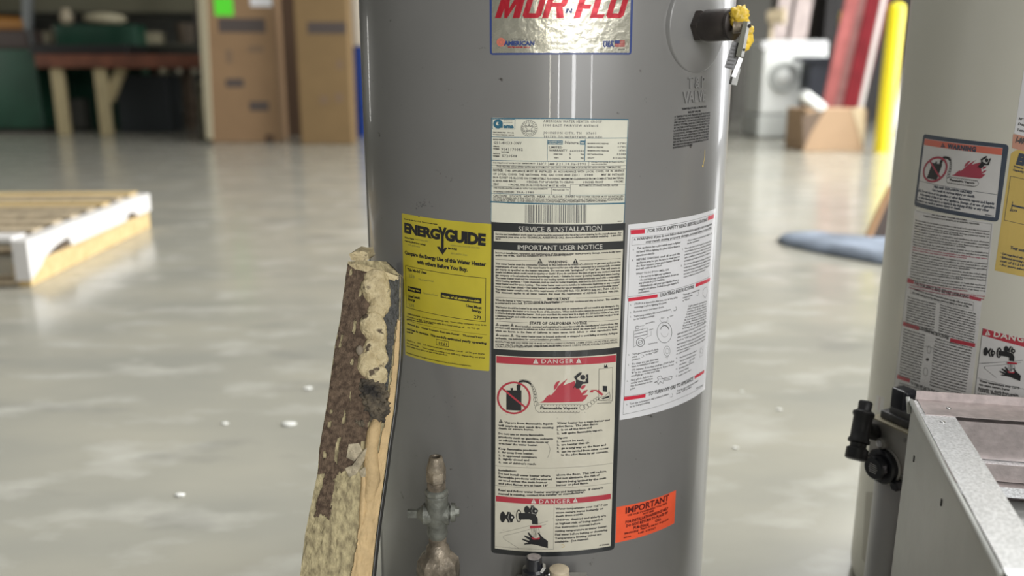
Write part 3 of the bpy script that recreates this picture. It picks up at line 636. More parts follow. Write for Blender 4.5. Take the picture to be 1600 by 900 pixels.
pr.para((168, 460), (548, 405), (163, 545), (544, 482), 17, ['BEFORE  LIGHTING  smell  all  around  the', 'appliance area for gas. Be sure to smell next to', 'the floor because some gas is heavier than air', ('and will settle on the floor.', 0, .6)], K, .01)
pr.text((163, 585), (452, 545), 17, 'WHAT TO DO IF YOU SMELL GAS', K, 0)
pr.para((190, 612), (540, 560), (185, 750), (535, 685), 17, [('\u2022 Do not try to light any appliance.', 0, .8), '\u2022 Do not touch any electrical switch; do not use', ('any phone in your building.', 0, .65), '\u2022 Immediately call your gas supplier from a', "neighbor's phone. Follow the gas supplier's", ('instructions.', 0, .28)], K, .01)
pr.para((612, 292), (828, 225), (612, 318), (828, 250), 15, ['\u2022 If you cannot reach your gas supplier, call', ('the fire department.', 0, .5)], K, 0)
pr.para((592, 360), (826, 290), (585, 470), (815, 395), 15, ['Use only your hand to push in or turn the gas', 'control knob. Never use tools. If the knob will not', "push in or turn by hand, don't try to repair it,", 'call a qualified service technician. Force or', 'attempted repair may result in a fire or explosion.'], K, 0)
pr.para((585, 502), (818, 428), (580, 612), (800, 535), 15, ['Do not use this appliance if any part has been', 'under water. Immediately call a qualified service', 'technician to inspect the appliance and to replace', 'any part of the control system and any gas', ('control which has been under water.', 0, .88)], K, 0)
pr.line([(95, 778), (380, 738), (815, 594)], .0004, K)
pr.rect((96, 790), (354, 755), (352, 783), (94, 820), M_red2, 2); pr.rect((688, 662), (814, 608), (811, 640), (686, 692), M_red2, 2)
pr.text((376, 778), (672, 700), 30, 'LIGHTING INSTRUCTIONS', K, .012, 2, shear=.15, res=2)
pr.para((150, 850), (528, 790), (148, 880), (528, 820), 17, ['STOP! It is imperative that you read all the safety', ('warnings before lighting the pilot.', 0, .75)], K, 0); pr.text((115, 858), (126, 856), 15, '1.', K)
pr.para((576, 768), (722, 722), (572, 820), (640, 800), 15, ['Turn gas control knob', ('counterclockwise', 0, .8), 'to "PILOT".'], K, 0)
pr.ring((700, 750), 14, 16, .0004, K, a0=-1, a1=2); pr.ring((502, 882), 18, 18, .0004, K, a0=-1, a1=2)
pr.line([(765, 700), (785, 690), (792, 730), (772, 790), (750, 760), (752, 720)], .0004, K, closed=True)
pr.view((965, 480), 5.14)
pr.para((570, -5), (716, -45), (520, 175), (712, 110), 13, ['Light match and hold to', 'pilot. Depress the gas con-', 'trol knob all the way in.', 'Continue to hold the knob in for', 'about one minute after pilot is', 'lit. Release knob, it should pop', 'back up. Pilot should remain lit.', 'If pilot does not stay lit repeat', 'steps 4 thru 8.'], K, 0)
pr.text((132, 42), (375, 0), 15, 'Remove outer and inner doors.', K, 0); pr.text((100, 48), (112, 46), 13, '2.', K); pr.text((132, 80), (430, 20), 15, 'Turn temperature dial counterclockwise', K, 0); pr.text((100, 82), (112, 80), 13, '3.', K); pr.text((130, 104), (300, 72), 15, 'to its lowest settings.', K, 0); pr.ring((458, 8), 16, 16, .0004, K, a0=-1, a1=2)
pr.ring((378, 200), 60, 84, .0006, K); pr.ring((380, 195), 30, 42, .0003, K, a0=.2, a1=2.9); pr.ring((380, 190), 34, 46, .0012, K, a0=3.5, a1=5.9, n=14)
pr.line([(340, 98), (368, 135)], .0003, K); pr.line([(412, 80), (384, 128)], .0003, K); pr.text((350, 92), (378, 86), 10, 'PILOT', K); pr.text((420, 78), (450, 70), 10, 'OFF', K)
pr.line([(133, 190), (240, 165), (238, 235), (132, 320)], .0004, K, closed=True); pr.line([(140, 215), (240, 190)], .0008, K); pr.line([(140, 240), (240, 215)], .0008, K)
pr.ring((185, 280), 32, 34, .0008, K); pr.ring((185, 280), 16, 17, .0006, K); pr.ring((160, 160), 14, 12, .0005, K); pr.line([(145, 158), (205, 145), (203, 178), (147, 190)], .0004, K, closed=True)
pr.text((226, 134), (300, 118), 10, 'GAS CONTROL', K); pr.text((245, 300), (322, 285), 9, 'TEMPERATURE', K); pr.text((256, 185), (288, 178), 9, 'INLET', K); pr.line([(205, 150), (225, 135)], .0003, K); pr.line([(240, 235), (270, 225), (270, 190)], .0003, K)
pr.para((120, 383), (332, 340), (117, 428), (325, 385), 15, ['Turn gas control knob clock-', 'wise            to the "OFF"', ('position.', 0, .33)], K, 0); pr.text((88, 388), (98, 386), 13, '4.', K); pr.ring((195, 390), 18, 10, .0004, K, a0=-2, a1=1.6)
pr.ring((398, 350), 26, 40, .0004, K); pr.ring((400, 350), 14, 22, .0003, K); pr.line([(400, 392), (400, 415)], .0006, K); pr.line([(385, 400), (415, 394)], .0004, K)
pr.para((117, 462), (330, 418), (115, 482), (330, 440), 15, ['To clear any gas that may', 'have accumulated wait ten'], K, 0); pr.text((85, 468), (96, 466), 13, '5.', K)
pr.para((115, 510), (455, 438), (112, 558), (452, 487), 15, ['(10) minutes. If you then smell gas, STOP! Follow', '"B" in the safety warning above. If you do not', ('smell gas go to the next step.', 0, .68)], K, 0)
pr.para((110, 592), (285, 555), (106, 662), (282, 620), 15, ['Find pilot - follow the', 'smaller metal tube from', 'the thermostat to the', ('pilot.', 0, .22)], K, 0); pr.text((76, 598), (88, 596), 13, '6.', K)
pr.line([(295, 605), (330, 585), (322, 560), (350, 548), (362, 572), (410, 560), (440, 552), (436, 575), (400, 585), (372, 582), (368, 610), (345, 595), (330, 618), (320, 598)], .0006, K, closed=True); pr.line([(330, 575), (420, 572)], .0004, K)
pr.para((482, 222), (712, 120), (478, 272), (708, 180), 13, ['IMPORTANT: If the pilot will not stay lighted', 'after several tries, turn the gas control', 'knob to "OFF" and call your service tech.'], K, 0)
pr.para((480, 305), (710, 205), (472, 380), (700, 285), 13, ['IMPORTANT: If the gas control knob does not', 'pop up when released, stop and immediately', 'call your service technician or gas supplier', ('or gas supplier.', 0, .5)], K, 0)
pr.para((502, 408), (640, 350), (490, 555), (600, 500), 13, ['Replace the inner door.', 'Turn gas control knob counter-', ('clockwise      to "ON".', 0, 1), 'Set temperature dial to the', ('desired setting.', 0, .7), ('Replace outer door.', 0, .95)], K, 0)
pr.ring((577, 428), 14, 12, .0004, K, a0=-1, a1=2); pr.line([(665, 330), (690, 312), (688, 380), (662, 400)], .0003, K, closed=True); pr.ring((676, 350), 10, 18, .0004, K)
for i, y in enumerate((415, 450, 500, 555)): pr.text((470, y), (482, y - 3), 12, ['9.', '10.', '11.', '12.'][i], K)
pr.line([(55, 716), (230, 690), (420, 645), (600, 560), (700, 498)], .0004, K)
pr.rect((56, 720), (228, 694), (226, 722), (54, 749), M_red2, 2); pr.poly([(622, 548), (698, 502), (697, 524), (620, 573)], M_red2, 2)
pr.text((250, 708), (608, 585), 28, 'TO TURN OFF GAS TO APPLIANCE', K, .012, 2, shear=.2, res=2)
pr.para((98, 782), (415, 700), (100, 805), (415, 728), 15, ['Turn the temperature dial counterclockwise', ('to its lowest setting.', 0, .52)], K, 0); pr.text((74, 785), (84, 783), 13, '1.', K); pr.ring((430, 705), 16, 14, .0004, K, a0=-1, a1=2)
pr.para((478, 678), (650, 592), (474, 700), (650, 615), 14, ['Turn the gas control knob clockwise', ('to the "OFF" position.', 0, .7)], K, 0); pr.text((632, 655), (690, 625), 10, '4502 0097', K)
pr.line([(48, 860), (300, 800), (520, 720), (692, 625)], .0004, K); pr.line([(90, -75), (48, 860)], .0004, K); pr.line([(735, -60), (700, 600)], .0004, K)
pr.build('print', wl)

# ---- orange hotline sticker
P0 = [HC.hit(964.5, 792), HC.hit(1057, 765.5), HC.hit(1054.5, 817), HC.hit(962.5, 848)]
ol = plate('hotline_sticker', HC, P0, M_org, heater, 0.75); ol['label'] = 'bright orange sticker headed IMPORTANT'
pr = Print(HC, (955, 760), 9.4727); K = M_orgprint
pr.text((218, 398), (858, 195), 85, 'IMPORTANT', K, .03, 3, big=True, res=3)
pr.text((250, 438), (832, 252), 26, 'USE OUR CONVENIENT TOLL FREE', K, .01, 3); pr.text((478, 418), (635, 368), 28, 'HOT LINE', K, .01, 3)
pr.text((218, 545), (848, 335), 38, 'FOR INSTALLATION/SERVICE HELP', K, .02, 3); pr.text((228, 600), (842, 395), 38, 'DO NOT RETURN TO PLACE OF', K, .025, 3)
pr.text((335, 628), (560, 575), 38, 'PURCHASE', K, .02, 3); pr.text((652, 525), (745, 492), 36, 'CALL', K, .02, 3)
pr.text((200, 708), (410, 662), 28, '800-999-9515', K, .03, 3); pr.text((442, 640), (852, 492), 26, 'Please 15 Ask for:  Dept. J-60', K, .02, 3); pr.text((405, 700), (670, 618), 26, '8 AM - 5 PM E.S.T.', K, .02, 3)
pr.text((190, 765), (300, 740), 18, '4503 6-93', K, .03, 3)
pr.build('print', ol)

# ---- relief valve notice printed on the jacket, and the embossed name
pr = Print(HC, (1030, 100), 5.0); K = M_black
pr.text((175, 358), (368, 336), 15, 'TEMPERATURE & PRESSURE', K, .03, 1); pr.text((225, 382), (323, 372), 15, 'RELIEF VALVE', K, .03, 1)
pr.para((118, 418), (398, 384), (106, 660), (384, 612), 14, ['A TEMPERATURE AND PRESSURE RELIEF VALVE LISTED', 'AS COMPLYING WITH THE STANDARD FOR RELIEF VALVES', 'AND AUTOMATIC GAS SHUTOFF DEVICES FOR HOT WATER', 'SUPPLY SYSTEMS, ANSI Z21.22 MUST BE INSTALLED', 'AT THE TIME OF INSTALLATION OF THE HEATER IN THE', 'LOCATION SPECIFIED BY THE MANUFACTURER. LOCAL', 'CODES SHALL GOVERN INSTALLATION OF RELIEF', 'DEVICES. FOR SAFE OPERATION OF THE WATER HEATER', 'THE RELIEF VALVE MUST NOT BE REMOVED OR PLUGGED.', 'SEE INSTRUCTION MANUAL FOR MORE DETAILED', 'INFORMATION REGARDING PROPER INSTALLATION AND', ('MAINTENANCE PROCEDURES.', 0, .56)], K, .02, 1)
pr.build('relief_valve_notice', heater, 'black printed notice under the relief valve')
pr = Print(HC, (1030, 100), 5.0)
pr.text((220, 190), (348, 178), 88, 'T & P', M_emb, .012, 1, big=True, res=3); pr.text((180, 305), (356, 285), 88, 'VALVE', M_emb, .012, 1, big=True, res=3)
o = pr.build('embossed_lettering', heater, 'raised T&P VALVE letters'); md = o.modifiers.new('relief', 'SOLIDIFY'); md.thickness = .0016; md.offset = 1
pr = Print(HC, (1030, 100), 5.0); pr.line([(357, 670), (355, 730), (342, 795)], .0012, M_yel2, 1); pr.disc((340, 795), 6, 9, M_yel2, 2); pr.build('resin_drip', heater, 'small amber drip below the notice')
# scuffs on the shell
pr = Print(HC); random.seed(11)
for cx, cy, n, sp in ((660, 318, 26, 12), (700, 275, 4, 20), (725, 800, 8, 22), (1010, 160, 3, 12), (640, 600, 10, 14), (700, 640, 8, 40), (1040, 480, 4, 20)):
    for i in range(n):
        x = random.gauss(cx, sp * .5); y = random.gauss(cy, sp * .5); a = random.random() * 3; l = random.uniform(1, 3)
        if HC.hit(x, y): pr.line([(x, y), (x + l * math.cos(a), y + l * math.sin(a))], random.uniform(.0003, .0007), M_ink2, 1)
pr.build('scuff_marks', heater)['kind'] = 'stuff'

def proj(P):                   # where a point falls on the photograph, used to find depths
    P = Vector(P) - Vector((0, 0, H)); zc = P.y * cT - P.z * sT; return 800 + F * P.x / zc, 450 + F * -(P.y * sT + P.z * cT) / zc

# ---- relief valve with its round boss
a0, z0 = HC.hit(1091, 40)
nb = (HC.pt(a0, z0, 1) - HC.pt(a0, z0, 0)).normalized(); base = HC.pt(a0, z0, 0)
bm = bmesh.new(); lathe(bm, [(.056, -.012), (.056, -.001), (.054, .0008), (.02, .0016)], 64, along(base, base + nb)); make('valve_boss', bm, M_emb, heater, True, autos=50)
rv = empty('relief_valve', parent=heater); Mv = along(base, base + nb)
bm = bmesh.new(); lathe(bm, [(.0185, .001), (.0195, .003), (.0195, .010), (.0185, .012)], 6, Mv); make('hex_collar', bm, M_dk, rv, label='blackened hexagonal collar')
bm = bmesh.new(); lathe(bm, [(.0175, .010), (.0185, .015), (.0185, .042), (.0172, .044), (.0172, .046), (.0182, .047), (.0182, .050), (.015, .052)], 40, Mv); make('valve_body', bm, M_dk, rv, True, autos=35)
E0 = base + nb * .053; Ye = E0.y - .012
bm = bmesh.new(); bm2 = bm
for x, y, r, s_ in ((1152, 24, .0095, 1.), (1158, 30, .0085, 2.), (1160, 20, .007, 3.), (1150, 33, .006, 4.), (1163, 36, .006, 6.)): lump(bm, AT(x, y, Ye + .004), r, (1, .8, 1), .5, 2.2, 3, s_)
for x, y, r, s_ in ((1170, 48, .006, 1.5), (1168, 60, .0075, 2.5), (1165, 70, .006, 3.5)): lump(bm, AT(x, y, Ye + .02), r, (.9, .8, 1.2), .4, 2, 3, s_)
make('yellow_tape_wrap', bm, M_yplastic, rv, True, label='crumpled yellow tape wrapped on the valve end')
bm = bmesh.new(); rod(bm, AT(1146, 42, Ye + .002), AT(1163, 42, Ye - .002), .007, .006); make('spring_stem', bm, M_brassy, rv, True, autos=40)
def strap(pts, w, Y0, th=.0012, dy=0.0):
    bm = bmesh.new()
    for (x0, y0), (x1, y1) in zip(pts, pts[1:]):
        d = Vector((x1 - x0, y1 - y0)).normalized(); n = Vector((-d.y, d.x)) * w / 2
        A = [AT(x0 - n.x, y0 - n.y, Y0), AT(x0 + n.x, y0 + n.y, Y0), AT(x1 + n.x, y1 + n.y, Y0 - dy), AT(x1 - n.x, y1 - n.y, Y0 - dy)]
        hexa(bm, *A, (0, th, 0))
    return bm
bm = strap([(1166, 33), (1154, 88)], 8.5, Ye - .012, .0012); make('test_lever', bm, mat('olive_metal', (.09, .09, .065), .45, .2), rv, label='metal test lever hanging down')
bm = strap([(1170.5, 33), (1160, 88)], 4.5, Ye - .0125, .006); make('lever_flange', bm, M_galv, rv)
bm = bmesh.new(); rod(bm, AT(1162.5, 77, Ye - .0135), AT(1162.5, 77, Ye - .012), .0014); make('lever_hole', bm, M_black, rv)
bm = bmesh.new(); rod(bm, AT(1171, 40, Ye - .0135), AT(1171, 40, Ye - .012), .0022); make('lever_pin', bm, M_black, rv)
bm = strap([(1152, 66), (1139, 107)], 15, Ye - .006, .0005); tg = make('valve_tag', bm, mat('tag_metal', (.17, .17, .175), .45, .2, .1, 80), rv, label='engraved aluminium rating tag')
bm = bmesh.new()
for i in range(7):
    y = 70 + i * 5.6; xm = 1152 - (y - 66) * .317
    hexa(bm, AT(xm - 5, y, Ye - .0072), AT(xm + 5, y + 1.5, Ye - .0072), AT(xm + 4.6, y + 3.2, Ye - .0072), AT(xm - 5.4, y + 1.7, Ye - .0072), (0, .0004, 0))
make('engraving', bm, M_ink2, tg)
bm = strap([(1158, 90), (1146, 120)], 7, Ye + .012, .004); make('outlet_clip', bm, M_chrome, rv)
bm = strap([(1153, 106), (1147, 132)], 9, Ye + .03, .012); make('outlet_stub', bm, M_galv, rv)

# ---- gas shutoff riser on the left
gs = empty('gas_shutoff', parent=heater); YG = .965
ax = AT(683.5, 790, YG)
zpx = lambda y: H + YG * ray(683, y).z / ray(683, y).y
kpx = lambda w: w / 2 * (ax - Vector((0, 0, H))).dot(Vector((0, cT, -sT))) / F
Mg = Matrix.Translation((ax.x, ax.y, 0))
def prof(rows): return [(kpx(w), zpx(y)) for y, w in rows]
bm = bmesh.new(); lathe(bm, prof([(716, 13), (713.5, 15), (714, 20), (733, 31), (736, 29)]), 28, Mg, close=False); make('pipe_tip', bm, M_brassy, gs, True, autos=50)
bm = bmesh.new(); lathe(bm, prof([(735, 27), (736, 31), (751, 31), (753, 28)]), 6, Mg @ Matrix.Rotation(.3, 4, 'Z')); make('hex_nut', bm, M_brassy, gs)
bm = bmesh.new(); rows = [(752, 25)]
for i in range(7): rows += [(753.5 + i * 1.9, 29), (754.4 + i * 1.9, 26.5)]
lathe(bm, prof(rows + [(768, 27)]), 28, Mg); make('pipe_thread', bm, M_brassy, gs, True, autos=60)
bm = bmesh.new(); lathe(bm, prof([(764, 30), (766, 36), (771, 37), (773, 33)]), 8, Mg); lathe(bm, prof([(772, 31), (774, 35), (782, 35.5), (790, 37), (800, 38), (812, 36), (820, 32), (830, 33), (836, 31), (839, 27)]), 32, Mg)
cz = zpx(803); rod(bm, (ax.x - kpx(42), ax.y, cz), (ax.x + kpx(38), ax.y, cz), kpx(34), kpx(34), 28)
make('valve_body', bm, M_verd, gs, True, autos=40, label='greenish bronze valve body')
bm = bmesh.new(); rod(bm, (ax.x + kpx(44), ax.y, cz + .002), (ax.x + kpx(58), ax.y, cz + .002), kpx(30), kpx(28), 24); rod(bm, (ax.x + kpx(56), ax.y, cz + .003), (ax.x + kpx(70), ax.y, cz + .003), kpx(18), kpx(14), 6); rod(bm, (ax.x + kpx(36), ax.y, cz + .002), (ax.x + kpx(46), ax.y, cz + .002), kpx(20), None, 20)
make('plug_nut', bm, M_verd, gs, True, autos=40)
bm = bmesh.new(); rod(bm, (ax.x - kpx(60), ax.y, cz), (ax.x - kpx(40), ax.y, cz), kpx(16), kpx(32), 24)
box(bm, (ax.x - kpx(74), ax.y, cz + .0005), (kpx(36), .006, .009)); make('plug_key', bm, M_verd, gs, True, autos=40)
bm = bmesh.new(); rows = [(838, 24)]
for i in range(5): rows += [(840 + i * 2, 28), (841 + i * 2, 25)]
lathe(bm, prof(rows + [(851, 28), (854, 36), (866, 40), (874, 43), (880, 44)]), 32, Mg); make('reducer', bm, M_brassy, gs, True, autos=55)
bm = bmesh.new(); lathe(bm, prof([(864, 40), (868, 54), (874, 66), (888, 70), (908, 68), (918, 56)]), 8, Mg @ Matrix.Rotation(.2, 4, 'Z')); make('union_nut', bm, M_brassy, gs)
zb = .135; zt = zpx(916)
bm = bmesh.new(); tube(bm, [(ax.x, ax.y, zt + .01), (ax.x, ax.y, zb + .03), (ax.x + .008, ax.y, zb + .01), (ax.x + .03, ax.y, zb), (ax.x + .105, ax.y + .0, zb)], .0125, 16); make('supply_elbow', bm, M_brassy, gs, True)
# ---- gas control at the foot of the jacket
gc = empty('gas_control', parent=heater); YC = .965
pk = AT(835.5, 870, YC); pc = AT(875, 888, YC)
dz = AT(850, 906, YC).z
bm = bmesh.new(); box(bm, ((pk.x + pc.x) / 2 + .004, YC + .003, dz - .052), (.085, .07, .075)); make('control_body', bm, M_galv, gc, bevel=.004)
bm = bmesh.new(); rod(bm, (pk.x, YC + .02, dz - .05), (pk.x, 1.03, dz - .05), .014); make('thermostat_shank', bm, M_brassy, gc, True)
bm = bmesh.new(); lathe(bm, [(.0145, dz - .018), (.0145, pk.z - .017), (.0108, pk.z - .015), (.0102, pk.z - .001), (.0085, pk.z)], 40, Matrix.Translation((pk.x, YC, 0))); make('reset_button', bm, M_blackpl, gc, True, autos=40, label='black push button')
bm = bmesh.new(); lathe(bm, [(.0085, pk.z), (.0065, pk.z + .0006)], 24, Matrix.Translation((pk.x, YC, 0))); make('button_face', bm, mat('worn_grey_face', (.30, .27, .26), .5, 0, .3, 120), gc)
bm = bmesh.new(); lathe(bm, [(.0128, dz - .018), (.0126, pc.z - .001), (.0112, pc.z), (.004, pc.z + .0003)], 40, Matrix.Translation((pc.x, YC, 0))); make('pilot_knob', bm, M_cream, gc, True, autos=40, label='cream plastic knob')
bm = bmesh.new(); c = AT(848, 889, YC - .005); box(bm, c, (.004, .010, .011), Matrix.Rotation(.5, 3, 'Y')); box(bm, c + Vector((-.006, 0, -.004)), (.012, .004, .003), Matrix.Rotation(-.5, 3, 'Y')); rod(bm, AT(866, 899, YC), AT(858, 897, YC), .003); make('clip', bm, M_chrome, gc)
bm = bmesh.new(); box(bm, AT(905, 903, YC) , (.022, .016, .006)); make('bracket', bm, M_galv, gc)

# ================================================================== leaning piece of torn heater insulation
T0 = Vector((-.177, 1.08, .652)); B0 = Vector((-.236, .82, 0))
LE = [(395, 548), (405, 545), (430, 541), (500, 532), (540, 524), (629, 512), (700, 500), (740, 497), (833, 478), (900, 470), (1300, 395)]
RE = [(395, 582), (405, 600), (418, 613), (430, 627), (500, 626), (560, 624), (640, 616), (700, 607), (740, 602), (833, 589), (900, 582), (1300, 525)]
def itp(tb, y):
    if y <= tb[0][0]: return tb[0][1]
    for (a, b), (c, d) in zip(tb, tb[1:]):
        if y <= c: return b + (d - b) * (y - a) / (c - a)
    return tb[-1][1]
pn = Vector((B0 - T0)).normalized().cross(Vector((1, 0, 0))).normalized()
if pn.y > 0: pn = -pn
def PS(c, y, h=0.0):           # point of the panel face: across 0..1, picture height y, lift h
    t0, t1 = -0.2, 1.2
    for _ in range(30):
        t = (t0 + t1) / 2; p = T0 + (B0 - T0) * t
        if proj(p)[1] < y: t0 = t
        else: t1 = t
    Y = (T0 + (B0 - T0) * t).y
    L_ = AT(itp(LE, y), y, Y); R_ = AT(itp(RE, y), y, Y + .012)
    return L_.lerp(R_, c) + pn * (h + .006 * math.sin(PI * c))
cache = {}
def PSc(c, y, h=0.0):
    if y not in cache:
        a = PS(0, y); b = PS(1, y); cache[y] = (a, b)
    a, b = cache[y]; return a.lerp(b, c) + pn * (h + .006 * math.sin(PI * c))
panel = empty('insulation_panel', (B0.x, B0.y, 0)); tag(panel, 'torn slab of tan foam insulation with charred brown facing, leaning on the grey heater', 'insulation')
def nz(x, y, s=1.0, k=0.0): return noise.noise(Vector((x * s, y * s, k)))
yfloor = proj(B0)[1]
ys = [409 + (yfloor - 409) * i / 420 for i in range(421)]; NC = 64
def foam_h(c, y):
    h = .0012 * nz(c * 9, y / 14, 1, 2)
    if y > 700: h += .0012 * nz(c * 16, y / 30, 1, 5) + .0011 * nz(c * 34, y / 7, 1, 7)
    if c > .76: h += .003 * math.sin(PI * min(1, (c - .76) / .24)) * min(1, max(0, (y - 690) / 40))
    return h
bm = bmesh.new(); fr = []; bk = []
for y in ys:
    top = 9 * nz(0, 0) if y < 410 else 0
    fr.append([bm.verts.new(PSc(j / NC, y, foam_h(j / NC, y))) for j in range(NC + 1)])
    bk.append([bm.verts.new(PSc(j / NC, y, -.020)) for j in range(NC + 1)])
n_ = len(ys)
for i in range(n_ - 1):
    for j in range(NC):
        bm.faces.new((fr[i][j], fr[i][j + 1], fr[i + 1][j + 1], fr[i + 1][j])); bm.faces.new((bk[i][j], bk[i + 1][j], bk[i + 1][j + 1], bk[i][j + 1]))
    bm.faces.new((fr[i][0], fr[i + 1][0], bk[i + 1][0], bk[i][0])); bm.faces.new((fr[i][NC], bk[i][NC], bk[i + 1][NC], fr[i + 1][NC]))
for i in (0, n_ - 1):
    for j in range(NC): bm.faces.new((fr[i][j], fr[i][j + 1], bk[i][j + 1], bk[i][j]))
M_foam = mat('tan_foam', (0.56, 0.48, 0.28), 0.8, 0, 0, 150, bump=1.0, bscale=330, col2=(0.27, 0.225, 0.13), stretch=(1, 1, .45))
M_foam2 = mat('cream_foam', (0.72, 0.61, 0.38), 0.8, 0, 0, 60, bump=.7, bscale=300, col2=(0.46, 0.37, 0.21))
speckle(M_foam2, (0.12, 0.09, 0.06), 60, .60, .66)
M_char = mat('charred_foam', (0.16, 0.13, 0.09), 0.9, 0, 0, 60, bump=1.0, bscale=140, col2=(0.03, 0.027, 0.025))
M_brown = mat('brown_facing', (0.20, 0.14, 0.095), 0.9, 0, 0, 160, bump=1.0, bscale=500, col2=(0.085, 0.056, 0.038))
M_skin = mat('dark_skin', (0.035, 0.035, 0.03), 0.5, 0, .5, 90, bump=.4)
M_rail = mat('smooth_tan_foam', (0.58, 0.42, 0.22), 0.75, 0, .12, 60, bump=.4, bscale=250)
make('foam_slab', bm, M_foam, panel, True, autos=50)
# outer metal skin
bm = bmesh.new(); rows = [[bm.verts.new(PSc(c, y, h)) for c, h in ((-.01, -.0205), (.5, -.0205), (1.012, -.0205), (1.016, .0015), (1.028, .0015), (1.026, -.0225), (.5, -.0225), (-.01, -.0225))] for y in ys[::6]]
for a, b in zip(rows, rows[1:]):
    for j in range(8): bm.faces.new((a[j], a[(j + 1) % 8], b[(j + 1) % 8], b[j]))
bm.faces.new(rows[0]); bm.faces.new(rows[-1]); make('metal_skin', bm, mat('skin_edge', (.09, .09, .088), .4, .5), panel, label='thin dark sheet metal skin')
def sheet(name, m, mask, h, y0, y1, c0=0.0, c1=1.0, nc=70, ny=200, jag=.0006):
    bm = bmesh.new(); V = {}
    def v(i, j):
        if (i, j) not in V:
            c = c0 + (c1 - c0) * j / nc + .006 * nz(i * .31, j * .4, 1, 3); y = y0 + (y1 - y0) * i / ny + 2.5 * nz(i * .3, j * .33, 1, 8)
            V[i, j] = bm.verts.new(PS2(c, y, foam_h(c, y) + h + jag * nz(c * 30, y / 8, 1, 4)))
        return V[i, j]
    for i in range(ny):
        for j in range(nc):
            c = c0 + (c1 - c0) * (j + .5) / nc; y = y0 + (y1 - y0) * (i + .5) / ny
            if mask(c, y): bm.faces.new((v(i, j), v(i, j + 1), v(i + 1, j + 1), v(i + 1, j)))
    o = make(name, bm, m, panel, True, recalc=False)
    md = o.modifiers.new('thickness', 'SOLIDIFY'); md.thickness = .0012; md.offset = 0
    return o
tabA = [(y, PS(0, y), PS(1, y)) for y in [400 + 5 * i for i in range(170)]]
def PS2(c, y, h):
    k = (y - 400) / 5; i = max(0, min(len(tabA) - 2, int(k))); w = k - i
    a = tabA[i][1].lerp(tabA[i + 1][1], w); b = tabA[i][2].lerp(tabA[i + 1][2], w)
    return a.lerp(b, c) + pn * (h + .006 * math.sin(PI * c))
def brown(c, y):
    e = nz(c * 8, y / 18, 1, 1); r = .66 + .05 * e + (.10 if y < 432 else 0)
    yb = 735 + 12 * nz(c * 20, 1, 1, 6) if c > .33 else 806 + 10 * nz(c * 25, 3, 1, 6)
    if y > 690 and .60 < c: return False
    if 742 < y and (c < .09 + .03 * e or c > .31 + .03 * e): return False
    if y < 414 + 26 * c + 3 * e or y > yb or c > r or c < .012 + .05 * max(0, e - .1): return False
    s = nz(c * 6, y / 26, 1, 9)
    if abs(c - (.30 + .03 * math.sin(y / 30))) < .028 and s > .05 and y > 425: return False
    if abs(c - .10) < .03 and nz(c * 7, y / 16, 1, 12) > .28: return False
    return True
sheet('brown_facing', M_brown, brown, .0018, 405, 820, 0, .8)
def dark(c, y):
    e = nz(c * 10, y / 12, 1, 21)
    lim = .985 if y < 505 else .93 - .0005 * (y - 505) + .03 * e
    lo = .70 if y < 650 else .80
    return y > 430 + 3 * e and lo < c < lim and y < 752 + 8 * e + (c - .8) * -150
sheet('dark_skin_patch', M_skin, dark, .0022, 428, 765, .68, 1.0, 34, 150)
# sprayed foam bead, its charred foot and the rib below
def strip(c, y):
    lo = itp([(500, .955), (560, .93), (640, .91), (700, .88), (735, .86), (760, .80), (900, .72), (1300, .70)], y) + .02 * nz(c * 10, y / 10, 1, 31)
    return c > lo and c < .995
sheet('smooth_edge_strip', M_rail, strip, .0030, 500, 1180, .66, 1.0, 30, 300)
def PX(x, y, h): return PS2((x - itp(LE, y)) / (itp(RE, y) - itp(LE, y)), y, h)
bm = bmesh.new()
for i, (x, y, r, sx, sy) in enumerate([(594, 440, .0165, 1.05, 1.0), (593, 456, .0175, 1.12, 1.3), (599, 474, .0150, 1.0, 1.2), (594, 488, .0125, 1.0, 1.0), (589, 512, .0165, 1.1, 1.25), (594, 528, .014, 1.05, 1.1), (590, 548, .0150, 1.05, 1.1), (597, 562, .0120, 1, 1.3), (582, 572, .0145, 1, 1.45), (592, 586, .0145, 1.1, 1.2), (578, 560, .010, 1, 1)]):
    lump(bm, PX(x - 4, y, .001), r * .95, (sx, .7, sy), .16, 1.6, 4, i * 1.3)
make('foam_bead', bm, M_foam2, panel, True, label='lumpy cream foam bead')
bm = bmesh.new()
for i, (x, y, r) in enumerate([(576, 604, .0095), (588, 606, .011), (580, 618, .011), (594, 622, .010), (584, 632, .0105), (596, 638, .010), (590, 650, .010), (566, 662, .0045), (560, 660, .0032)]):
    lump(bm, PX(x, y, .001), r, (1.05, .8, 1), .6, 2.6, 4, i * 2.1 + 9)
make('charred_lumps', bm, M_char, panel, True, label='burnt black and grey foam lumps')
bm = bmesh.new(); lump(bm, PX(565, 549, .006), .0062, (.8, .7, 1.1), .15, 2, 3, 3); make('pebble', bm, mat('grey_pebble', (.24, .20, .15), .7), panel, True)
bm = bmesh.new(); tube(bm, [PX(x, y, h) for x, y, h in ((591, 656, .002), (586, 675, .003), (582, 700, .003), (582, 725, .003), (584, 750, .0025), (578, 775, .001), (575, 800, -.002))], [.006, .0085, .008, .0095, .010, .008, .004], 14)
tube(bm, [PX(x, y, h) for x, y, h in ((570, 735, .001), (572, 760, .002), (568, 800, .0015), (565, 840, 0))], [.003, .005, .004, .002], 12)
for v in bm.verts: v.co += pn * .0015 * noise.noise(v.co * 120)
make('foam_rib', bm, M_rail, panel, True)
bm = bmesh.new()
